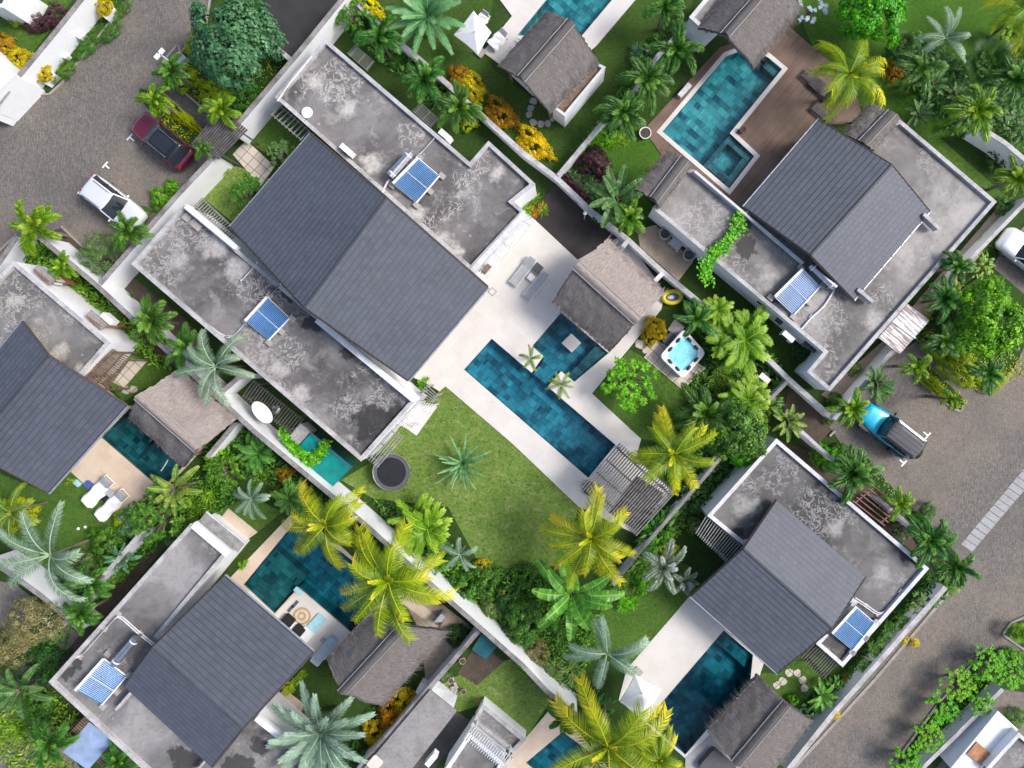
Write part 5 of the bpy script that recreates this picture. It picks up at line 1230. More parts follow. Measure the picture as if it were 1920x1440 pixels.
def proto(kind, var, mat):
    key = (kind, var, mat)
    if key in PROTO: return PROTO[key]
    rg = random.Random(hash(kind) % 1 + var*17 + len(kind)*101 + sum(map(ord, kind))); m = MB()
    if kind == 'coco':
        nf = 13+var
        for i in range(nf):
            a = 6.283*i/nf+rg.uniform(-.3,.3); inner = i % 3 == 0
            frond(m, rg, a, rg.uniform(35,60) if inner else rg.uniform(8,38), rg.uniform(-35,0) if inner else rg.uniform(-62,-25), rg.uniform(.72,.9) if inner else rg.uniform(.88,1.15), 42, rg.uniform(.2,.29), .0135, 58, rg.uniform(.3,.9), curve=rg.uniform(-.7,.7), uv0=.0 if inner else rg.uniform(.0,.3), uvk=rg.uniform(.45,.95), ur=.14, rw=.009, rcol=.72, shape=lambda t: (1.08-.4*t)*min(1,.45+2.6*t))
        for i in range(4): frond(m, rg, rg.uniform(0,6.28), 78, 40, .45, 18, .13, .014, 35, .1, uv0=.2, rcol=.45)
    elif kind == 'date':
        nf = 26
        for i in range(nf):
            a = 2.4*i+rg.uniform(-.1,.1); k = i/nf
            frond(m, rg, a, lerp(72,8,k), lerp(30,-28,k), lerp(.62,1.08,k**.6), 40, .17, .02, 48, .15, (12,), curve=rg.uniform(-.1,.1), uv0=.15)
    elif kind == 'bluepalm':
        nf = 8+var
        for i in range(nf):
            a = 6.283*i/nf+rg.uniform(-.45,.45)
            frond(m, rg, a, rg.uniform(15,60), rg.uniform(-60,-15), rg.uniform(.8,1.25), 66, rg.uniform(.15,.22), .011, 60, .35, (18,), curve=rg.uniform(-.8,.8), uv0=.15, ur=.2)
    elif kind in ('fox', 'fluffy'):
        nf = 8+var if kind == 'fox' else 6
        for i in range(nf):
            a = 6.283*i/nf+rg.uniform(-.4,.4)
            frond(m, rg, a, rg.uniform(20,62), rg.uniform(-75,-30), rg.uniform(.8,1.2), 32, rg.uniform(.22,.3), .026, 48, .25, (-50, -12, 25, 65), curve=rg.uniform(-.8,.8), t0=.08, uv0=.0, uvk=.6, rw=.015, ur=.48)
        for i in range(4):
            frond(m, rg, rg.uniform(0,6.28), 75, 0, rg.uniform(.45,.65), 24, .2, .02, 45, .2, (-30, 20, 60), uv0=.3, ur=.3)
    elif kind == 'areca':
        for c in range(7):
            b = Vector((rg.uniform(-.3,.3), rg.uniform(-.3,.3), rg.uniform(-.25,.15)))
            for i in range(7):
                frond(m, rg, 6.283*i/7+rg.uniform(-.4,.4), rg.uniform(40,70), rg.uniform(-40,-5), rg.uniform(.55,.85), 22, .2, .034, 50, .25, (15,), base=b, curve=rg.uniform(-.4,.4), uv0=.1)
    elif kind == 'fan':
        for i in range(18):
            a = 2.4*i; el = lerp(75, -5, i/18); d = Vector((math.cos(a)*math.cos(R(el)), math.sin(a)*math.cos(R(el)), math.sin(R(el)))); L_ = lerp(.35,.55,i/18); q = d*L_
            s = d.cross(Vector((0,0,1))).normalized(); m.face([Vector((0,0,0))+s*.01, q+s*.008, q-s*.008, Vector((0,0,0))-s*.01], [(.8,0)]*4); up = s.cross(d)
            for k in range(22):
                an = R(lerp(-115,115,k/21)); dd = (d*math.cos(an)+s*math.sin(an)).normalized(); leaflet(m, q, dd, up, .48*(1-.25*abs(k/21-.5)), .03, rg.uniform(.2,.7), .12)
    elif kind in ('banana', 'agave'):
        nf = 13 if kind == 'banana' else 22
        for i in range(nf):
            a = 2.4*i+rg.uniform(-.2,.2); k = i/nf; N = 14; wmax = .115 if kind == 'banana' else .055
            e0, e1 = (lerp(75,28,k), lerp(20,-42,k)) if kind == 'banana' else (lerp(75,15,k), lerp(55,-18,k))
            p = Vector((0,0,0)); ln = rg.uniform(.95,1.15)*(lerp(.8,1,k)); L_, Rr, Cc = [], [], []; az = a; cu = rg.uniform(-.35,.35)
            for j in range(N+1):
                t_ = j/N; el = R(lerp(e0, e1, t_)); aa = az+cu*t_*t_; d = Vector((math.cos(aa)*math.cos(el), math.sin(aa)*math.cos(el), math.sin(el)))
                if kind == 'banana': w = 0.012 if t_ < .14 else wmax*max(0.02, math.sin(math.pi*min(1, (t_-.1)/.93)))**.55
                else: w = wmax*max(.03, math.sin(math.pi*(.15+.82*t_))**.8)
                S = d.cross(Vector((0,0,1))).normalized(); up = S.cross(d)
                Cc.append(p.copy()); L_.append((p+S*w+up*w*.35, w)); Rr.append((p-S*w+up*w*.35, w)); p = p+d*ln/N
            for j in range(N):
                u0 = rg.uniform(.15,.75)
                for sd_, sgn in ((L_, 1), (Rr, -1)):
                    a0, b0 = sd_[j][0], sd_[j+1][0]
                    if kind == 'banana' and j > 1:
                        cut = rg.uniform(.0,.16); b0 = b0.lerp(a0, cut)+Vector((0,0,-rg.uniform(0,.03)))
                    f = [Cc[j], Cc[j+1], b0, a0]; m.face(f if sgn < 0 else f[::-1], [(min(.9,u0+.2),0),(min(.9,u0+.2),0),(u0,1),(u0,1)])
            for j in range(N):
                S = (Cc[j+1]-Cc[j]).cross(Vector((0,0,1))).normalized()*.01; z = Vector((0,0,.008)); m.face([Cc[j]-S+z, Cc[j+1]-S+z, Cc[j+1]+S+z, Cc[j]+S+z], [(.98,0)]*4)
    elif kind in ('cloud', 'bush', 'fine'):
        ncl, per, ls = {'cloud': (170, 52, .08), 'bush': (130, 44, .075), 'fine': (150, 50, .05)}[kind]
        lump = [(Vector((rg.uniform(-.6,.6), rg.uniform(-.6,.6), 0)), rg.uniform(.28,.5)) for _ in range(9)]
        for c in range(ncl):
            th = rg.uniform(0,6.283); ph = math.acos(rg.uniform(-.15,1)); rr = rg.uniform(.62,1.0)**.5
            d = Vector((math.sin(ph)*math.cos(th), math.sin(ph)*math.sin(th), math.cos(ph)*.75))
            k = 1+.16*math.sin(3*th+var)+.1*math.sin(5*th+2*var)+.12*math.sin(4*ph+th*2); q = d*rr*.86*k; cr = rg.uniform(.1,.2); base_u = rg.uniform(.0,.75)
            for j in range(per):
                o = Vector((rg.gauss(0,1), rg.gauss(0,1), rg.gauss(0,1))).normalized()*cr*rg.uniform(.5,1); p = q+o
                nrm = (o.normalized()+d*.8+Vector((0,0,.7))+Vector((rg.uniform(-.6,.6),)*1+(rg.uniform(-.6,.6),0))).normalized()
                t1 = nrm.cross(Vector((rg.uniform(-1,1), rg.uniform(-1,1), .1))).normalized(); l_ = ls*rg.uniform(.7,1.3); t2 = nrm.cross(t1)
                u = min(.97, max(.02, base_u+rg.uniform(-.15,.25))); w = l_*.34
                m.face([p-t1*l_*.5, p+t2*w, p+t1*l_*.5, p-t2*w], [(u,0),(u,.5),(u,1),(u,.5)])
    elif kind in ('frangi', 'rosette'):
        nb = 58 if kind == 'frangi' else 24
        for c in range(nb):
            th = rg.uniform(0,6.283); r = math.sqrt(rg.random())*.92; q = Vector((r*math.cos(th), r*math.sin(th), (1-r*r)*.45+rg.uniform(-.08,.08)))
            if kind == 'frangi':
                k0 = Vector((0,0,-.4)); mid = k0.lerp(q, .55)+Vector((rg.uniform(-.1,.1), rg.uniform(-.1,.1), -.05)); w = Vector((.012,.0,0)); w2 = Vector((0,.012,0))
                for a_, b_ in ((k0, mid), (mid, q)):
                    m.face([a_-w, b_-w, b_+w, a_+w], [(0,0)]*4, 1); m.face([a_-w2, b_-w2, b_+w2, a_+w2], [(0,0)]*4, 1)
            n_ = 11 if kind == 'frangi' else 16
            for j in range(n_):
                a = 6.283*j/n_+rg.uniform(-.2,.2); el = R(rg.uniform(5,45)); dd = Vector((math.cos(a)*math.cos(el), math.sin(a)*math.cos(el), math.sin(el)))
                leaflet(m, q, dd, Vector((0,0,1)), rg.uniform(.13,.2), .05 if kind == 'frangi' else .035, rg.uniform(.1,.85), .35)
    elif kind == 'strap':
        for c in range(9):
            b = Vector((rg.uniform(-.55,.55), rg.uniform(-.55,.55), 0))
            for j in range(20):
                a = rg.uniform(0,6.283); e0 = rg.uniform(45,80); e1 = rg.uniform(-50,5); N = 4; p = b.copy(); az = a; ln = rg.uniform(.38,.6); wd = .026; u = rg.uniform(.1,.85); pp = None
                for i in range(N+1):
                    t_ = i/N; el = R(lerp(e0,e1,t_)); d = Vector((math.cos(az)*math.cos(el), math.sin(az)*math.cos(el), math.sin(el))); S = Vector((-math.sin(az), math.cos(az), 0))*wd*(1-t_*t_*.92)
                    if pp: m.face([pp[0], pp[1], p+S, p-S], [(u,0),(u,0),(min(1,u+.1),1),(min(1,u+.1),1)])
                    pp = (p-S, p+S); p = p+d*ln/N
    elif kind == 'broad':
        for c in range(60):
            a = rg.uniform(0,6.283); r = math.sqrt(rg.random())*.75; q = Vector((r*math.cos(a), r*math.sin(a), (1-r*r)*.5+rg.uniform(-.1,.1))); aa = a+rg.uniform(-.9,.9); el = R(rg.uniform(-15,40))
            dd = Vector((math.cos(aa)*math.cos(el), math.sin(aa)*math.cos(el), math.sin(el))); leaflet(m, q, dd, Vector((0,0,1)), rg.uniform(.3,.45), .15, rg.uniform(.1,.8), .3)
    o = m.build('crown', [L[mat], M['bark']], None, local=True)
    PROTO[key] = me = o.data; bpy.data.objects.remove(o)
    return me
NAMES = {'coco': ('coconut_palm','palm tree'), 'date': ('date_palm','palm tree'), 'bluepalm': ('silver_palm','palm tree'), 'fox': ('foxtail_palm','palm tree'), 'areca': ('areca_palm','palm tree'),
 'fan': ('fan_palm','palm tree'), 'banana': ('banana_plant','banana plant'), 'agave': ('agave_plant','plant'), 'cloud': ('round_tree','tree'), 'bush': ('leafy_shrub','shrub'), 'fine': ('fine_shrub','shrub'),
 'frangi': ('frangipani','tree'), 'rosette': ('rosette_shrub','shrub'), 'strap': ('strap_leaf_plant','plant'), 'broad': ('broadleaf_plant','plant'), 'fluffy': ('foxtail_palm','palm tree')}
TR = {}
def trunk_mesh(kind):
    if kind in TR: return TR[kind]
    m = MB(); palm = kind in ('coco','date','bluepalm','fox','areca','fan','fluffy')
    n = 9; pts = [Vector((.03*math.sin(i*1.1), .03*math.cos(i*.9), i/(n-1))) for i in range(n)]
    m.tube(pts, 1.15, 8, .62 if palm else .8)
    if not palm:
        for a in (0.3, 2.2, 4.4): m.tube([(0,0,.75),(2.2*math.cos(a),2.2*math.sin(a),.95),(5*math.cos(a),5*math.sin(a),1.15)], .6, 6, .25)
    o = m.build('trunk', M['bark'], None, local=True); TR[kind] = o.data; bpy.data.objects.remove(o); return TR[kind]
HT = {'coco': 5.2, 'date': 2.6, 'bluepalm': 3.2, 'fox': 3.0, 'areca': 1.6, 'fan': 1.6, 'banana': 1.8, 'agave': .35, 'cloud': 2.4, 'bush': .25, 'fine': .3, 'frangi': 1.6, 'rosette': .3, 'strap': .12, 'broad': .35, 'fluffy': 3.2}
cnt = 0
def plant(kind, px, r, mat, label, h=None, group=None, zs=1.0, sxy=(1,1), rot=None):
    global cnt
    cnt += 1; rg = random.Random(cnt*7+3); h = HT[kind] if h is None else h
    p = U(*px, h); s = mpx(r, h)*{'coco': 1.16, 'fox': 1.12, 'bluepalm': 1.08}.get(kind, 1); nm, cat = NAMES[kind]
    e = empty(nm, (p.x, p.y, 0), label, cat, group)
    me = proto(kind, cnt % 3 if kind not in ('areca','frangi','date','agave','banana') else cnt % 2, mat)
    c = bpy.data.objects.new('crown' if h > .9 else 'foliage', me); C.objects.link(c); c.parent = e; c.location = (0, 0, h)
    c.scale = (s*sxy[0], s*sxy[1], s*zs); c.rotation_euler = (0, 0, rg.uniform(0, 6.283) if rot is None else R(rot))
    t_ = bpy.data.objects.new('trunk' if h > .9 else 'stem', trunk_mesh(kind)); C.objects.link(t_); t_.parent = e
    w = {'coco': .14, 'date': .22, 'fox': .1, 'cloud': .12}.get(kind, .08)*(1 if h > .9 else .5); t_.scale = (w, w, h-s*.03)
    return e
P_ = plant
# coconut palms
P_('coco', (1592,140), 72, 'coco', 'yellow green coconut palm standing over brown deck beside thatched porch', 4.5)
P_('coco', (1108,1010), 82, 'coco', 'yellow coconut palm at lower end of main lawn above banana plant', 5)
P_('coco', (1264,852), 76, 'coco', 'yellow coconut palm beside the large slatted pergola', 5)
P_('coco', (610,985), 76, 'coco', 'smaller yellow coconut palm over far end of deep blue pool beside long wall', 5)
P_('coco', (728,1088), 100, 'coco', 'largest yellow coconut palm leaning over bottom left pool and thatched roof', 6)
P_('coco', (1140,1400), 118, 'coco', 'wide yellow coconut palm at bottom edge beside white parasol', 5)
P_('coco', (1925,15), 62, 'coco', 'yellow fronded palm cut by the top right corner', 4)
P_('coco', (1235,1425), 50, 'coco', 'smaller yellow coconut palm at bottom edge under the blue pool', 3.5)
# other feather palms
P_('date', (802,32), 78, 'date', 'fresh green date palm at top edge beside square parasol', 2.6)
P_('date', (602,1372), 100, 'silverdate', 'big silvery green date palm at bottom edge left of orange hedge', 3)
P_('bluepalm', (405,688), 72, 'bluepalm', 'grey green palm leaning over long wall at left tip of central villa', 4)
P_('bluepalm', (95,1040), 92, 'bluepalm', 'large grey green palm on left lawn near white wall', 4)
P_('bluepalm', (1138,1225), 76, 'bluepalm', 'silvery palm between banana plant and lower right white terrace', 4)
P_('bluepalm', (472,935), 38, 'bluepalm', 'small bluish palm beside beige slab above bottom left villa', 2)
P_('bluepalm', (1772,72), 50, 'bluepalm', 'grey green palm on bright upper right lawn', 3)
P_('bluepalm', (862,1040), 36, 'bluepalm', 'small grey palm at left lower edge of main lawn', 2)
P_('bluepalm', (22,960), 60, 'cocog', 'yellowish green palm at left edge over round lime bush', 3)
P_('agave', (868,868), 58, 'date', 'spiky green agave like plant alone on main lawn')
P_('fan', (1850,118), 58, 'fan', 'dark green fan palm at upper right edge', 2)
P_('fan', (1692,82), 30, 'fan', 'small fan palm beside round green tree at top right', 1.5)
P_('banana', (1072,1112), 98, 'banana', 'large bright green banana plant below yellow coconut palm', 2.2)
P_('banana', (1158,378), 72, 'bananad', 'dark large leaved banana plant between purple bushes and sand yard', 2.2)
P_('banana', (1540,1302), 34, 'banana', 'small banana plant beside long white road wall at bottom', .9)
P_('banana', (232,1045), 36, 'teal', 'bluish banana plant beside hidden wall of left garden', 1.2)
P_('banana', (335,915), 58, 'cocog', 'pale fan shaped traveller palm at end of left dark pool', 2.4)
P_('banana', (1745,160), 36, 'bananad', 'dark banana clump in the upper right planting', 1.5)
P_('banana', (1790,185), 36, 'bananad', 'second dark banana clump right of the first in upper right planting', 1.5)
P_('banana', (45,1290), 62, 'bananad', 'broad leaved banana clump with orange leaves at bottom left edge', 2)
P_('banana', (98,1175), 26, 'teal', 'small bluish leaved plant beside olive tree at left', 1)
P_('banana', (1475,790), 40, 'cocog', 'drooping palm leaf cluster over the brown soil yard wall', 2.2)
P_('banana', (1640,720), 40, 'bananad', 'drooping green palm over bluish white wall beside the road', 2)
P_('banana', (1720,215), 34, 'bananad', 'dark long leaved plant at lower edge of upper right planting', 1.2)
# foxtail palms
fx = [((712,72),44,'fox','foxtail palm nearest the top in row beside central villa'),((797,150),46,'fox','second foxtail palm down in row beside central villa, above yellow hedge'),((862,203),44,'fox','third foxtail palm in row beside central villa near orange hedge'),
 ((1268,95),52,'fox','foxtail palm beside small white annex at top'),((1212,152),50,'fox','foxtail palm over garden wall right of square pavilion'),((1168,212),46,'fox','lower foxtail palm over garden wall near white round pot'),((1245,15),40,'fox','dark foxtail palm at top edge left of thatched roof'),
 ((1180,408),34,'foxb','small bright palm beside sand yard and dark deck'),((240,437),38,'fox','foxtail palm overlapping rear of white car'),((68,428),48,'foxb','bright foxtail palm at the end of long white wall by road'),((285,602),46,'fox','foxtail palm between long wall and left wing, upper'),
 ((352,655),42,'fox','foxtail palm between long wall and left wing, lower'),((1305,598),40,'fox','small foxtail palm just above hot tub corner'),((1598,888),52,'fox','dense foxtail palm above reddish slatted pergola'),((1740,1012),48,'fox','foxtail palm at right corner of lower right villa'),
 ((1792,1062),40,'fox','outermost foxtail palm near end of drain channel'),((1772,560),42,'fox','foxtail palm left of the round green tree by entrance canopy'),((1770,640),34,'fox','foxtail palm below entrance canopy beside lime hedge'),((1718,688),30,'foxb','small foxtail palm at start of narrow lime hedge'),
 ((1596,766),36,'foxb','bright palm in front of blue off road car'),((1850,702),34,'fox','dark small palm growing out of lime hedge'),((1685,945),32,'foxb','bright small palm beside reddish pergola and road'),((1905,335),38,'foxb','palm at right edge above side yard wall'),
 ((1828,210),50,'foxb','bright foxtail palm in upper right planting near white wall'),((1725,130),46,'fox','dark foxtail palm beside yellow coconut palm in upper right planting'),((1900,150),46,'fox','foxtail palm at right edge below fan palm'),((95,1392),44,'fox','foxtail palm left of blue sheet canopy'),
 ((170,1092),42,'fox','foxtail palm beside bottom left villa, upper'),((152,1150),36,'fox','foxtail palm beside bottom left villa, lower'),((222,1428),34,'fox','foxtail palm at bottom edge right of blue canopy'),((292,188),32,'foxb','bright small palm in front of maroon car'),((322,135),34,'fox','dark palm beside grey rock and street lamp'),
 ((415,205),36,'foxb','small palm at wall end above dark slatted pergola'),((1055,1348),34,'fox','dark foxtail palm beside bottom edge pool'),((1322,775),56,'fox','dark foxtail palm right of yellow coconut palm'),((1795,500),32,'fox','foxtail palm over upper piece of right road wall'),((1782,748),22,'foxb','tiny bright palm at tip of narrow lime hedge'),
 ((1880,640),34,'fox','palm at right edge between round tree and lime hedge'),((118,500),26,'foxb','small palm between left villa and long white wall'),((380,282),20,'fox','small palm beside rear of maroon car')]
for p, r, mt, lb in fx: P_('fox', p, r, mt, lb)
P_('fluffy', (1242,1062), 52, 'fluffy', 'silvery fluffy foxtail palm beside dark grid pergola', 3.2)
P_('fluffy', (1283,1090), 30, 'fluffy', 'smaller silvery plume palm by corner of lower right tiled roof', 2)
P_('areca', (1385,640), 74, 'foxb', 'large bright areca palm clump between hot tub and garden wall')
P_('areca', (1340,590), 40, 'foxb', 'areca clump directly right of hot tub at its upper corner')
P_('areca', (1400,745), 54, 'foxb', 'areca palm clump below yard wall right of hot tub')
P_('areca', (790,985), 66, 'foxb', 'green areca clump at lower left of main lawn beside long wall', 1.2)
P_('areca', (830,1040), 36, 'fox', 'darker areca clump below the green one at main lawn edge', 1)
P_('areca', (555,930), 42, 'fox', 'areca clump between long wall and small yellow coconut palm', 1.2)
P_('areca', (1895,60), 30, 'foxb', 'areca clump at top right corner edge', 1.2)
# round trees
P_('cloud', (440,82), 88, 'teal', 'big bluish green leafy tree beside left road and dark yard', 3.2)
P_('fine', (186,478), 42, 'soft', 'round soft green tree between two white walls near white car', 1.6, zs=.9)
P_('cloud', (1850,600), 74, 'bright', 'large round bright green tree in right planting island', 3)
P_('cloud', (1635,28), 64, 'bright', 'round green tree at top edge beside silver leaved plant', 2.4)
P_('frangi', (1180,718), 58, 'bright', 'frangipani tree on small lawn beside hot tub platform', 1.6)
P_('cloud', (1378,808), 62, 'green', 'dense green tree right of yellow coconut palm by lower villa', 2.6)
P_('cloud', (1392,845), 34, 'bright', 'small bright tree at corner of lower right villa', 1.6)
P_('fine', (62,1165), 56, 'olive', 'olive brown twiggy tree at left edge', 2.2)
P_('rosette', (1520,22), 34, 'silver', 'pale silver leaved shrub between thatched roof and round tree', 1.2)
P_('frangi', (662,30), 38, 'green', 'dark green frangipani beside top end of white wall', 1.4)
P_('frangi', (470,362), 40, 'green', 'frangipani at left corner of large tiled roof', 1.4)
P_('frangi', (528,290), 30, 'soft', 'small frangipani beside paved path of central villa', 1.2)
P_('frangi', (305,965), 64, 'green', 'dense dark green frangipani beside left terrace', 1.8)
P_('frangi', (255,975), 36, 'teal', 'bluish green bush left of dense frangipani', 1)
P_('frangi', (425,885), 40, 'green', 'leafy bush between lumpy pavilion and areca clump', 1)
for i, (x, y, r) in enumerate(((1848,1240,38),(1795,1280,36),(1765,1325,34),(1738,1378,34),(1698,1425,34),(1890,1262,34),(1838,1318,26))):
    P_('frangi', (x, y), r, 'bright', ['frangipani at upper end of row over bottom right wall','second frangipani down the row over bottom right wall','middle frangipani of row over bottom right wall','fourth frangipani in row over bottom right wall','lowest frangipani of the row at bottom edge','frangipani at right edge beside white roofed house','small frangipani behind bottom right wall near white roof'][i], 1.2, 'frangipani row over the bottom right wall', zs=.8)
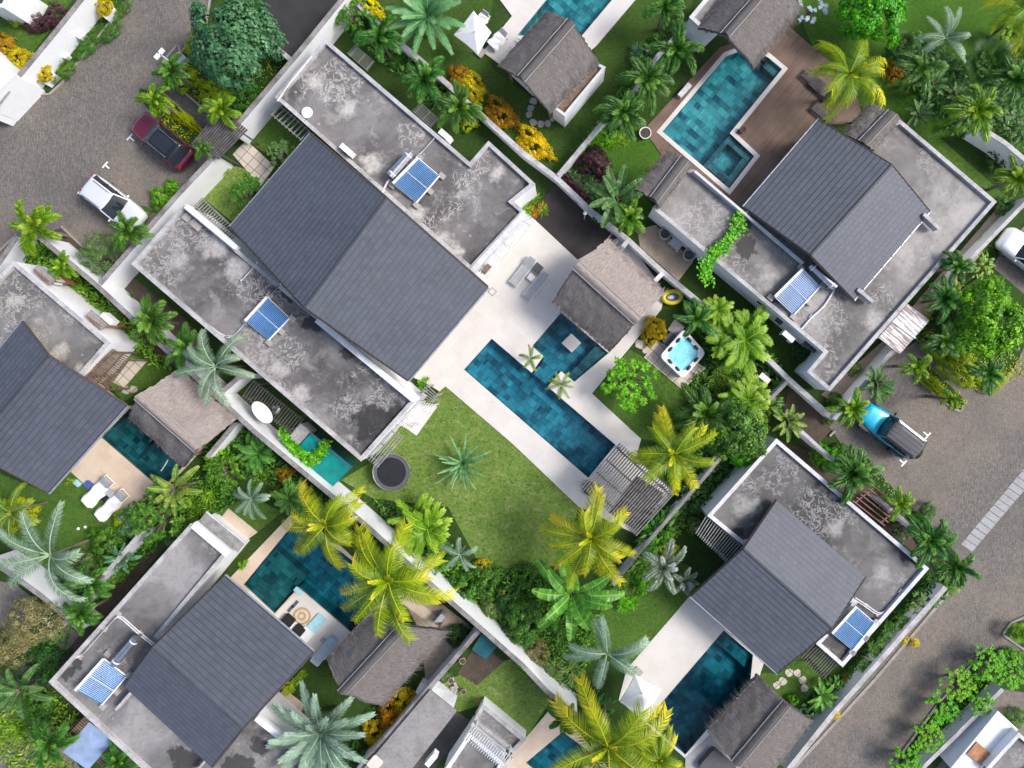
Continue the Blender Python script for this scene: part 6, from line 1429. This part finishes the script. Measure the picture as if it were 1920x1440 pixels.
# coloured bushes
for k, x, y, r, mt, lb, sx, rt in (
 ('bush',1225,620,28,'gold','round golden yellow bush beside thatched pavilion and hot tub',(1,1),0),
 ('bush',1000,272,38,'yellow','bright yellow hedge bush against long thin wall near square pavilion',(1.15,.75),-45),
 ('bush',862,145,24,'orange','orange bush by thin wall below green date palm',(1,1),0), ('bush',882,165,34,'gold','yellow orange bush in middle of coloured hedge',(1.1,.8),-45),
 ('bush',940,215,34,'orange','rusty orange bush between yellow bushes along thin wall',(1.2,.8),-45), ('bush',695,14,26,'yellow','yellow bush at top edge beside thin wall',(1.3,.7),-40),
 ('bush',1115,305,36,'purple','large dark purple bush beside wall corner',(1.1,.8),-40), ('bush',1068,345,22,'purple','small purple bush against thin wall',(1.3,.6),-40), ('bush',1092,372,22,'purple','narrow purple bush along wall above banana plant',(1.4,.6),-40),
 ('bush',37,26,24,'lime','yellow green bush in upper left garden',(1,1),0), ('bush',62,40,22,'purple','purple bush in upper left garden',(1,1),0), ('bush',100,35,26,'purple','dark purple shrub strip along upper left white wall',(.6,1.4),-40),
 ('bush',8,88,26,'orange','orange bush at left edge of upper left garden',(1,1),0), ('bush',35,110,24,'gold','golden bush beside upper left white wall',(1,1),0),
 ('bush',35,960,34,'lime','round lime bush beneath yellowish palm at left edge',(1,1),0), ('bush',735,1340,34,'orange','orange bush along brown capped wall at bottom',(1,1),0), ('bush',755,1310,28,'gold','golden bush beside thatched eave at bottom',(1,1),0), ('bush',705,1370,28,'gold','olive yellow bush beside silvery date palm',(1,1),0),
 ('bush',1207,1092,24,'bright','bright green bush behind silvery plume palm',(1,1),0), ('bush',1252,1032,20,'lime','lime bush under silvery plume palm',(1,1),0), ('strap',1588,1262,18,'orange','orange croton beside lower right villa corner',(1,1),0),
 ('strap',1002,382,32,'foxb','bright strappy plant in notch of central villa',(1,1),0), ('strap',1010,395,20,'orange','orange bromeliad in notch of central villa',(1,1),0), ('strap',415,312,26,'foxb','bright strappy plant beside paved path near wall',(1,1),0),
 ('bush',230,975,20,'lime','lime leaved shrub at lower corner of left lawn',(1,1),0), ('bush',910,1085,36,'green','green shrub in long mixed bed at bottom of main lawn',(1,1),0), ('bush',870,1100,34,'green','green shrub beside long wall in mixed bed',(1,1),0), ('bush',950,1125,32,'dark','dark shrub in middle of mixed bed',(1,1),0),
 ('bush',905,1060,16,'gold','small golden shrub at top of mixed bed',(1,1),0), ('bush',945,1115,14,'gold','shrub with golden flowers in mixed bed',(1,1),0), ('bush',920,1140,24,'soft','pale green shrub with blossoms in mixed bed',(1,1),0), ('bush',985,1075,26,'green','green shrub left of banana plant',(1,1),0),
 ('cloud',985,1165,44,'green','dense dark green rounded shrub left of banana plant',(1,1),0), ('fine',1000,1225,34,'olive','twiggy brown green shrub beside long wall',(1,1),0), ('bush',985,1248,18,'bright','small bright shrub on long wall near bottom',(1,1),0),
 ('strap',1050,1240,56,'soft','pale feathery plant between banana plant and long wall',(1,1),0), ('broad',1115,1320,40,'dark','dark leaved bush beside white parasol',(1,1),0), ('strap',1065,1175,40,'green','strappy green plants beneath banana plant',(1,1),0),
 ('strap',1175,1120,30,'bright','light green plants beside narrow weathered wall',(1,1),0), ('broad',1235,990,42,'green','leafy plants along wall right of large pergola',(1.3,.8),50), ('strap',1270,960,34,'green','strappy plants between large pergola and garden wall',(1,1),0),
 ('broad',1300,930,34,'dark','dark bush left of lower right villa corner',(1,1),0), ('bush',1300,985,18,'soft','pale shrub near dark grid pergola',(1,1),0), ('bush',1105,915,14,'dark','small shrub by lower corner of large pergola',(1,1),0),
 ('broad',1225,995,24,'bright','bright broad leaves at lower end of large pergola',(1,1),0), ('strap',500,905,36,'green','strappy plants beside long wall right of areca',(1,1),0), ('strap',385,945,44,'foxb','yellow edged strappy plants near traveller palm',(1,1),0),
 ('broad',418,868,36,'bright','broad green leaves below thatched roof corner',(1,1),0), ('areca',480,850,42,'fox','dark palm clump along long wall near grey slats',(1,1),0), ('bush',535,890,18,'orange','small reddish shrub beside long wall',(1,1),0),
 ('bush',200,1015,34,'green','green shrub along left garden edge near small wall',(1,1),0), ('bush',150,1060,34,'soft','soft green shrub below grey green palm',(1,1),0), ('bush',120,1110,34,'dark','dark shrub beside olive tree',(1,1),0), ('bush',205,1080,30,'green','green shrub beside bottom left villa roof edge',(1,1),0),
 ('bush',30,1215,44,'olive','olive green shrub at left edge below twiggy tree',(1,1),0), ('bush',85,1240,40,'dark','dark shrub at left corner of bottom left villa',(1,1),0), ('strap',20,1350,50,'foxb','bright strappy plants in bottom left corner bed',(1,1),0), ('bush',75,1330,36,'green','green shrub below banana clump at bottom left',(1,1),0),
 ('bush',855,1190,24,'dark','dark shrub in sand yard beside brown capped wall',(1,1),0), ('strap',838,1262,16,'soft','small pale plant beside rubble pile',(1,1),0), ('broad',1135,390,34,'dark','dark leaves under banana plant near wall',(1,1),0),
 ('strap',1130,268,34,'bright','grassy green plants left of small upper lawn',(1.2,.9),-45), ('strap',1160,255,28,'foxb','grassy plants beside lower foxtail palm',(1,1),0), ('strap',1180,185,30,'green','green undergrowth beneath foxtail palms on wall',(1,1),0), ('broad',1225,120,30,'dark','dark undergrowth between foxtail palms',(1,1),0),
 ('strap',1200,90,34,'teal','bluish undergrowth left of wall foxtail palms',(1,1),0), ('broad',690,60,26,'dark','dark shrub beneath first foxtail palm',(1,1),0), ('strap',750,110,26,'green','undergrowth between first and second foxtail palms',(1,1),0), ('bush',835,175,24,'green','green shrub between second and third foxtail palms',(1,1),0), ('bush',880,228,20,'lime','rounded lime shrub under third foxtail palm',(1,1),0), ('broad',815,195,26,'dark','dark shrub below second foxtail palm',(1,1),0),
 ('bush',300,372,20,'bright','green shrub against wall between cars',(1,1.2),0), ('bush',322,352,16,'bright','small green shrub at wall near dark pergola',(1,1),0), ('bush',270,400,16,'green','small shrub beside nose of white car',(1,1),0), ('bush',262,425,16,'foxb','light shrub behind white car',(1,1),0),
 ('strap',395,262,16,'green','small plant under dark slatted pergola',(1,1),0), ('bush',460,185,34,'green','green shrub beneath big bluish tree by wall',(1,1),0), ('bush',395,175,26,'lime','lime groundcover shrub beside dark entrance path',(1,1),0), ('bush',350,150,26,'lime','lime shrub between street lamp and path',(1,1),0), ('bush',368,75,22,'lime','lime shrub strip along road beside big tree',(.7,1.5),-35),
 ('fine',345,220,26,'lime','lime clipped hedge beside maroon car',(1.9,.5),-42), ('fine',310,190,16,'lime','front end of lime hedge by small bright palm',(1.3,.7),-42), ('fine',430,175,24,'lime','lime shrub at foot of big tree',(1,1),0), ('rosette',428,178,14,'teal','small star shaped plant among lime shrubs',(1,1),0),
 ('fine',210,60,20,'green','clipped green shrub in verge beside upper planter',(.7,1.6),-38), ('fine',165,90,20,'green','clipped green shrub between utility cabinets',(.7,1.6),-38), ('fine',122,135,20,'green','clipped green shrub near lower planter box',(.7,1.5),-38), ('fine',232,18,16,'green','clipped green shrub at top of verge',(.7,1.6),-38),
 ('fine',1800,690,44,'lime','broad lime groundcover hedge in right planting island',(1.5,.75),-42), ('fine',1858,712,30,'lime','lime hedge tip at lower end of right planting island',(1,.9),0), ('fine',1750,655,22,'lime','lime hedge start beside entrance canopy path',(1.4,.8),-42), ('fine',1752,725,30,'lime','narrow lime hedge between two parking bays',(1.8,.42),-42),
 ('bush',1770,590,28,'dark','dark undergrowth left of large round tree',(1,1),0), ('bush',1800,650,24,'dark','dark shrub under lower left side of round tree',(1,1),0), ('broad',1835,500,28,'foxb','green shrub above round tree near white car',(1,1),0),
 ('bush',1560,860,26,'bright','bright shrub beside soil yard wall',(1,1),0), ('bush',1535,850,22,'bright','second bright shrub at corner of soil yard',(1,1),0), ('bush',1575,845,18,'green','shrub beside parking edge below blue car',(1,1),0), ('bush',1555,780,16,'green','small shrub where road walls meet',(1,1),0),
 ('broad',1655,960,20,'dark','dark shrub under reddish slats',(1,1),0), ('broad',1690,995,24,'dark','dark undergrowth beside lower right villa edge',(1,1),0), ('fine',1730,965,24,'green','green shrub at road edge right of reddish pergola',(.8,1.4),-45), ('fine',1772,1010,20,'green','green shrub at road edge near drain channel',(1,1.2),0), ('broad',1770,1100,24,'green','leafy plants at end of long road wall',(1,1),0), ('strap',1782,1085,30,'foxb','strappy palm seedlings near right villa corner',(1,1),0),
 ('broad',1745,1115,26,'dark','dark leaved plants below right villa corner',(1,1),0), ('broad',1722,1130,24,'green','broad leaves in strip between villa and road wall, upper',(1,1),0), ('strap',1695,1158,26,'green','strappy plants in villa strip beside pipes',(1,1),0), ('strap',1672,1182,26,'green','strappy plants in villa strip beside blue collector',(1,1),0), ('strap',1645,1212,26,'green','strappy plants in villa strip below blue collector',(1,1),0), ('strap',1622,1238,24,'green','strappy plants in villa strip near corner',(1,1),0),
 ('broad',1560,1290,28,'green','broad leaves beside croton and road wall',(1,1),0), ('broad',1520,1320,26,'dark','dark leaves right of lower right thatched pavilion',(1,1),0), ('bush',1486,1312,12,'bright','small bright shrub behind lower right pavilion',(1,1),0), ('fine',1715,1205,10,'yellow','yellow weed at road side of long wall, upper',(1,1),0), ('fine',1695,1200,9,'yellow','small yellow weed against outer wall',(1,1),0), ('fine',1567,1340,9,'yellow','yellow weed at road side of long wall, lower',(1,1),0),
 ('fan',1908,1185,26,'foxb','bright fan palm in small planter at right edge',(1,1),0), ('bush',1890,1235,26,'bright','green shrub at right end of frangipani row',(1,1),0), ('fine',1900,1345,24,'green','green shrub behind white roofed house',(1,1),0),
 ('bush',1600,690,16,'soft','pale rosette shrub beside bluish wall of upper right villa',(1,1),0), ('bush',1505,665,16,'dark','dark shrub in corner of upper right villa',(1,1),0), ('bush',1880,385,20,'soft','shrub beside right corner of upper right villa',(1,1),0), ('broad',1870,300,24,'dark','dark plants below white wall at upper right',(1,1),0), ('strap',1850,455,24,'green','thin plants in side yard upper part',(1,1),0), ('strap',1800,490,20,'green','thin plants in side yard lower part',(1,1),0), ('bush',1565,752,18,'green','green shrub in gap beside soil yard',(1,1),0), ('strap',1655,735,28,'foxb','strappy shrub behind drooping palm by road',(1,1),0),
 ('broad',1700,110,30,'dark','dark undergrowth beside small fan palm',(1,1),0), ('broad',1760,140,40,'dark','deep green undergrowth in centre of upper right planting',(1,1),0), ('broad',1800,230,36,'green','undergrowth beside white wall piece at upper right',(1,1),0), ('broad',1870,200,36,'dark','dark undergrowth right of bright foxtail palm',(1,1),0), ('bush',1675,135,20,'orange','reddish shrub right of yellow coconut palm',(1,1),0), ('broad',1900,250,34,'dark','dark shrub at right edge of upper planting',(1,1),0), ('fan',1905,110,40,'cocog','yellowish fan palm at right edge',(1,1),0),
 ('strap',150,545,30,'foxb','bright strappy plants between left villa and long wall, upper',(1.2,.8),-42), ('strap',190,590,28,'foxb','bright strappy plants between left villa and long wall, lower',(1.2,.8),-42), ('strap',110,520,26,'foxb','bright strappy plants near left end of long wall',(1.2,.8),-42), ('strap',225,625,26,'green','green strappy plants beside corner of left villa',(1.1,.8),-42),
 ('strap',238,570,28,'fan','dark spiky plant behind long wall near left wing',(1,1),0), ('strap',110,475,24,'green','green plants behind start of long wall',(1,1),0), ('strap',60,470,26,'green','drooping plants beside white wall stub by road',(1,1),0), ('bush',5,510,18,'green','small shrub at left edge behind wall',(1,1),0),
 ('strap',135,897,16,'foxb','yellow green potted plant at tan terrace corner',(1,1),0), ('bush',545,845,10,'green','small green shrub at end of teal shed',(1,1),0), ('strap',795,718,16,'bright','small plants at lower tiled roof corner',(1,1),0), ('strap',570,1260,26,'foxb','green strip plants at right corner of bottom left tiled roof',(.5,1.5),-42), ('bush',540,1290,14,'lime','lime shrub beside tan path at bottom',(1,1),0), ('broad',660,1420,34,'dark','dark shrub beside silvery date palm',(1,1),0), ('broad',1345,880,26,'dark','dark shrub below dense green tree',(1,1),0), ('broad',1320,820,30,'dark','dark undergrowth under foxtail palm near yellow coconut palm',(1,1),0), ('broad',1440,760,30,'green','leafy shrub beside soil yard and areca clump',(1,1),0), ('strap',1350,700,34,'foxb','strappy plants behind hot tub platform',(1,1),0), ('broad',1310,745,24,'dark','dark shrub beside small lawn right edge',(1,1),0), ('strap',458,1058,14,'bright','small potted plant on tan pool edge',(1,1),0)):
    P_(k, (x, y), r, mt, lb, .8 if 'villa strip' in lb or 'strip between' in lb or k in ('areca','fan','cloud') else None, sxy=sx, rot=rt)
# two young palms in the white planters of the main pool
P_('bluepalm', (995,672), 24, 'cocog', 'small yellow palm in upper white planter of main pool', 1.6)
P_('bluepalm', (1052,722), 26, 'cocog', 'small yellow palm in lower white planter of main pool', 1.6)
# creepers
def creeper(label, pts, w, z, mat, n, seed):
    rg = random.Random(seed); m = MB(); P = [U(x, y, z) for x, y in pts]; c = P[0]
    for k in range(n):
        t_ = rg.random()*(len(P)-1); i = int(t_); q = P[i].lerp(P[i+1], t_-i); ww = w*(.5+.5*abs(math.sin(t_*2.3+seed)))
        q = q+Vector((rg.gauss(0,ww*.45), rg.gauss(0,ww*.45), rg.uniform(0,.22))); a = rg.uniform(0,6.283); el = R(rg.uniform(-20,40))
        leaflet(m, q, Vector((math.cos(a)*math.cos(el), math.sin(a)*math.cos(el), math.sin(el))), Vector((0,0,1)), rg.uniform(.14,.24), .13, rg.uniform(.1,.95), .2)
    tag(m.build('creeper', L[mat]), label, 'creeper')
creeper('bright green creeper spreading across flat roof of upper right villa', [(1388,402),(1378,432),(1360,460),(1335,478),(1322,500),(1325,525)], .55, 2.75, 'bright', 900, 3)
creeper('bright green creeper climbing over long wall onto teal shed', [(530,810),(545,835),(565,850),(585,868),(600,850),(612,832)], .42, 1.75, 'bright', 620, 5)
creeper('green creeper on right part of teal shed roof', [(612,828),(608,845),(590,865),(575,855)], .3, 1.7, 'green', 220, 8)
# grass tufts, fallen leaves and weeds: nobody could count them
rg = random.Random(99); m = MB(); soft = [p for p, _ in lawns]
for p in [q for q, mm in lawns if mm in ('lawn', 'lawn_dry')]:
    xs = [q[0] for q in p]; ys = [q[1] for q in p]; ar = (max(xs)-min(xs))*(max(ys)-min(ys)); pp = [Vector(q) for q in p]
    for k in range(int(ar/75)):
        x, y = rg.uniform(min(xs), max(xs)), rg.uniform(min(ys), max(ys))
        if not inpoly((x, y), pp) or x < -30 or x > 1950 or y < -30 or y > 1470: continue
        q = U(x, y, .01)
        for j in range(3):
            a = rg.uniform(0,6.283); el = R(rg.uniform(25,70)); leaflet(m, q, Vector((math.cos(a)*math.cos(el), math.sin(a)*math.cos(el), math.sin(el))), Vector((0,0,1)), rg.uniform(.08,.15), .035, rg.uniform(.05,.6), .3)
tag(m.build('grass', L['soft']), kind='stuff')
m = MB(); pv = road1, road2, [(985,395),(1083,487),(1240,580),(1110,738),(1202,823),(1085,950),(835,724)]
for p in pv:
    xs = [q[0] for q in p]; ys = [q[1] for q in p]; pp = [Vector(q) for q in p]
    for k in range(700):
        x, y = rg.uniform(min(xs), max(xs)), rg.uniform(min(ys), max(ys))
        if not inpoly((x, y), pp) or x < -30 or x > 1950: continue
        if p is pv[2] and k > 30: break
        q = U(x, y, .075); a = rg.uniform(0,6.283); leaflet(m, q, Vector((math.cos(a), math.sin(a), .05)), Vector((0,0,1)), rg.uniform(.05,.12), .05, rg.uniform(.0,.9), 0)
tag(m.build('fallen_leaves', L['olive']), kind='stuff')

def undergrowth(px, mat, dens, zmax, big, seed, nm='ground_cover'):
    rg = random.Random(seed); m = MB(); pp = [Vector(q) for q in px]; xs = [q[0] for q in px]; ys = [q[1] for q in px]
    n = int((max(xs)-min(xs))*(max(ys)-min(ys))/729*dens)
    for k in range(n):
        x, y = rg.uniform(min(xs), max(xs)), rg.uniform(min(ys), max(ys))
        if not inpoly((x, y), pp): continue
        q = U(x, y, .02); c = .5+.5*math.sin(x*.21+seed)*math.sin(y*.17+1.3*seed); q.z += rg.random()*zmax*(.3+.7*c)
        a = rg.uniform(0,6.283); el = R(rg.uniform(-10,55)); leaflet(m, q, Vector((math.cos(a)*math.cos(el), math.sin(a)*math.cos(el), math.sin(el))), Vector((0,0,1)), big*rg.uniform(.6,1.3), big*.34, min(.97, max(0, .15+.5*c+rg.uniform(-.2,.4))), .3)
    tag(m.build(nm, L[mat]), kind='stuff')
for i, (p, mt, dn, zm, bg_) in enumerate([
 ([(1215,75),(1290,40),(1310,80),(1180,235),(1100,300),(1075,285),(1150,190)], 'green', 60, .7, .3),
 ([(1290,590),(1340,575),(1400,600),(1470,700),(1440,770),(1340,880),(1250,900),(1240,840),(1290,760),(1300,700),(1330,680)], 'green', 60, .8, .32),
 ([(1660,90),(1720,60),(1800,120),(1880,80),(1940,90),(1940,300),(1850,235),(1760,220),(1690,150)], 'fox', 50, .9, .34),
 ([(1745,550),(1790,520),(1900,640),(1930,700),(1840,735),(1716,638)], 'lime', 110, .35, .14),
 ([(1709,694),(1725,672),(1812,752),(1803,766),(1790,765)], 'lime', 160, .3, .13),
 ([(840,1030),(900,1060),(1000,1060),(1060,1100),(1130,1160),(1100,1250),(1080,1300),(1000,1255),(900,1170),(820,1100)], 'green', 60, .8, .28),
 ([(700,935),(760,950),(850,1030),(840,1080),(760,1040)], 'fox', 60, .6, .28),
 ([(430,770),(500,835),(600,925),(690,1000),(640,990),(560,960),(500,900),(400,880),(380,850)], 'fox', 60, .6, .28),
 ([(230,960),(300,910),(420,880),(450,930),(380,990),(330,1000),(270,1050),(200,1110),(140,1180),(100,1260),(-10,1330),(-10,1200),(60,1180),(160,1090),(210,1030)], 'green', 55, .8, .3),
 ([(-10,1290),(90,1290),(160,1350),(110,1400),(160,1450),(30,1450),(-10,1380)], 'foxb', 50, .7, .32),
 ([(243,-14),(196,50),(151,105),(110,156),(90,172),(70,160),(120,95),(200,-10)], 'green', 120, .35, .14),
 ([(390,46),(345,97),(318,120),(332,158),(394,210),(430,238),(500,160),(540,115),(500,80)], 'lime', 90, .35, .16),
 ([(303,178),(266,175),(290,215),(340,262),(365,272),(385,256),(350,220)], 'lime', 140, .4, .14),
 ([(40,480),(75,452),(183,545),(262,620),(330,690),(300,690),(240,640),(110,530)], 'foxb', 60, .7, .3),
 ([(1860,1215),(1880,1250),(1780,1360),(1700,1450),(1670,1440),(1760,1325)], 'bright', 60, .9, .2),
 ([(1600,862),(1655,925),(1700,985),(1775,1098),(1810,1060),(1740,985),(1660,900),(1620,850)], 'green', 70, .5, .2),
 ([(1741,1075),(1775,1095),(1560,1335),(1500,1330),(1585,1255)], 'green', 70, .6, .28),
 ([(620,20),(700,20),(760,90),(880,215),(900,245),(860,235),(740,140),(660,70)], 'fox', 50, .6, .25),
 ([(1140,1040),(1195,1045),(1290,935),(1330,890),(1350,900),(1200,1090),(1150,1140)], 'green', 60, .6, .25),
 ([(1060,330),(1110,285),(1170,335),(1190,440),(1110,395)], 'dark', 60, .6, .26),
 ([(850,1180),(880,1160),(890,1185),(860,1215)], 'dark', 60, .6, .26),
 ([(1500,640),(1530,690),(1500,690),(1480,660)], 'dark', 60, .5, .24),
 ([(690,1330),(760,1290),(780,1310),(700,1430),(650,1430)], 'dark', 60, .5, .26)]):
    undergrowth(p, mt, dn, zm, bg_, i+1)

P_('bush', (196,14), 19, 'gold', 'yellow shrub growing in upper white planter box', .85)
P_('bush', (82,138), 21, 'gold', 'yellow shrub growing in lower white planter box', .85)
def slat_bed(label, px, rz):
    p = U(*px, .35); e = empty('deck_chair', (p.x, p.y, .06), label, 'deck chair', None, rz)
    m = MB()
    for i in range(12): m.box((-.8+i*.145, 0, .3+(.03*(i-8) if i > 8 else 0)), (.1, .7, .03))
    m.build('slats', M['slat_dark'], e, local=True)
    for y in (-.33, .33): m = MB(); m.box((0, y, .25), (1.8,.05,.07)); m.build('rail', M['slat_dark'], e, local=True)
    for x in (-.8, .8):
        for y in (-.32, .32): m = MB(); m.box((x, y, .11), (.06,.06,.22)); m.build('leg', M['slat_dark'], e, local=True)
slat_bed('dark slatted deck chair on brown deck left of yellow coconut palm', (1526,150), R(-41))
slat_bed('second dark slatted deck chair beside the palm foot near pool deck', (1540,166), R(-41))
slat_bed('dark slatted deck chair between yellow palm and tiled roof top corner', (1545,212), R(-41))
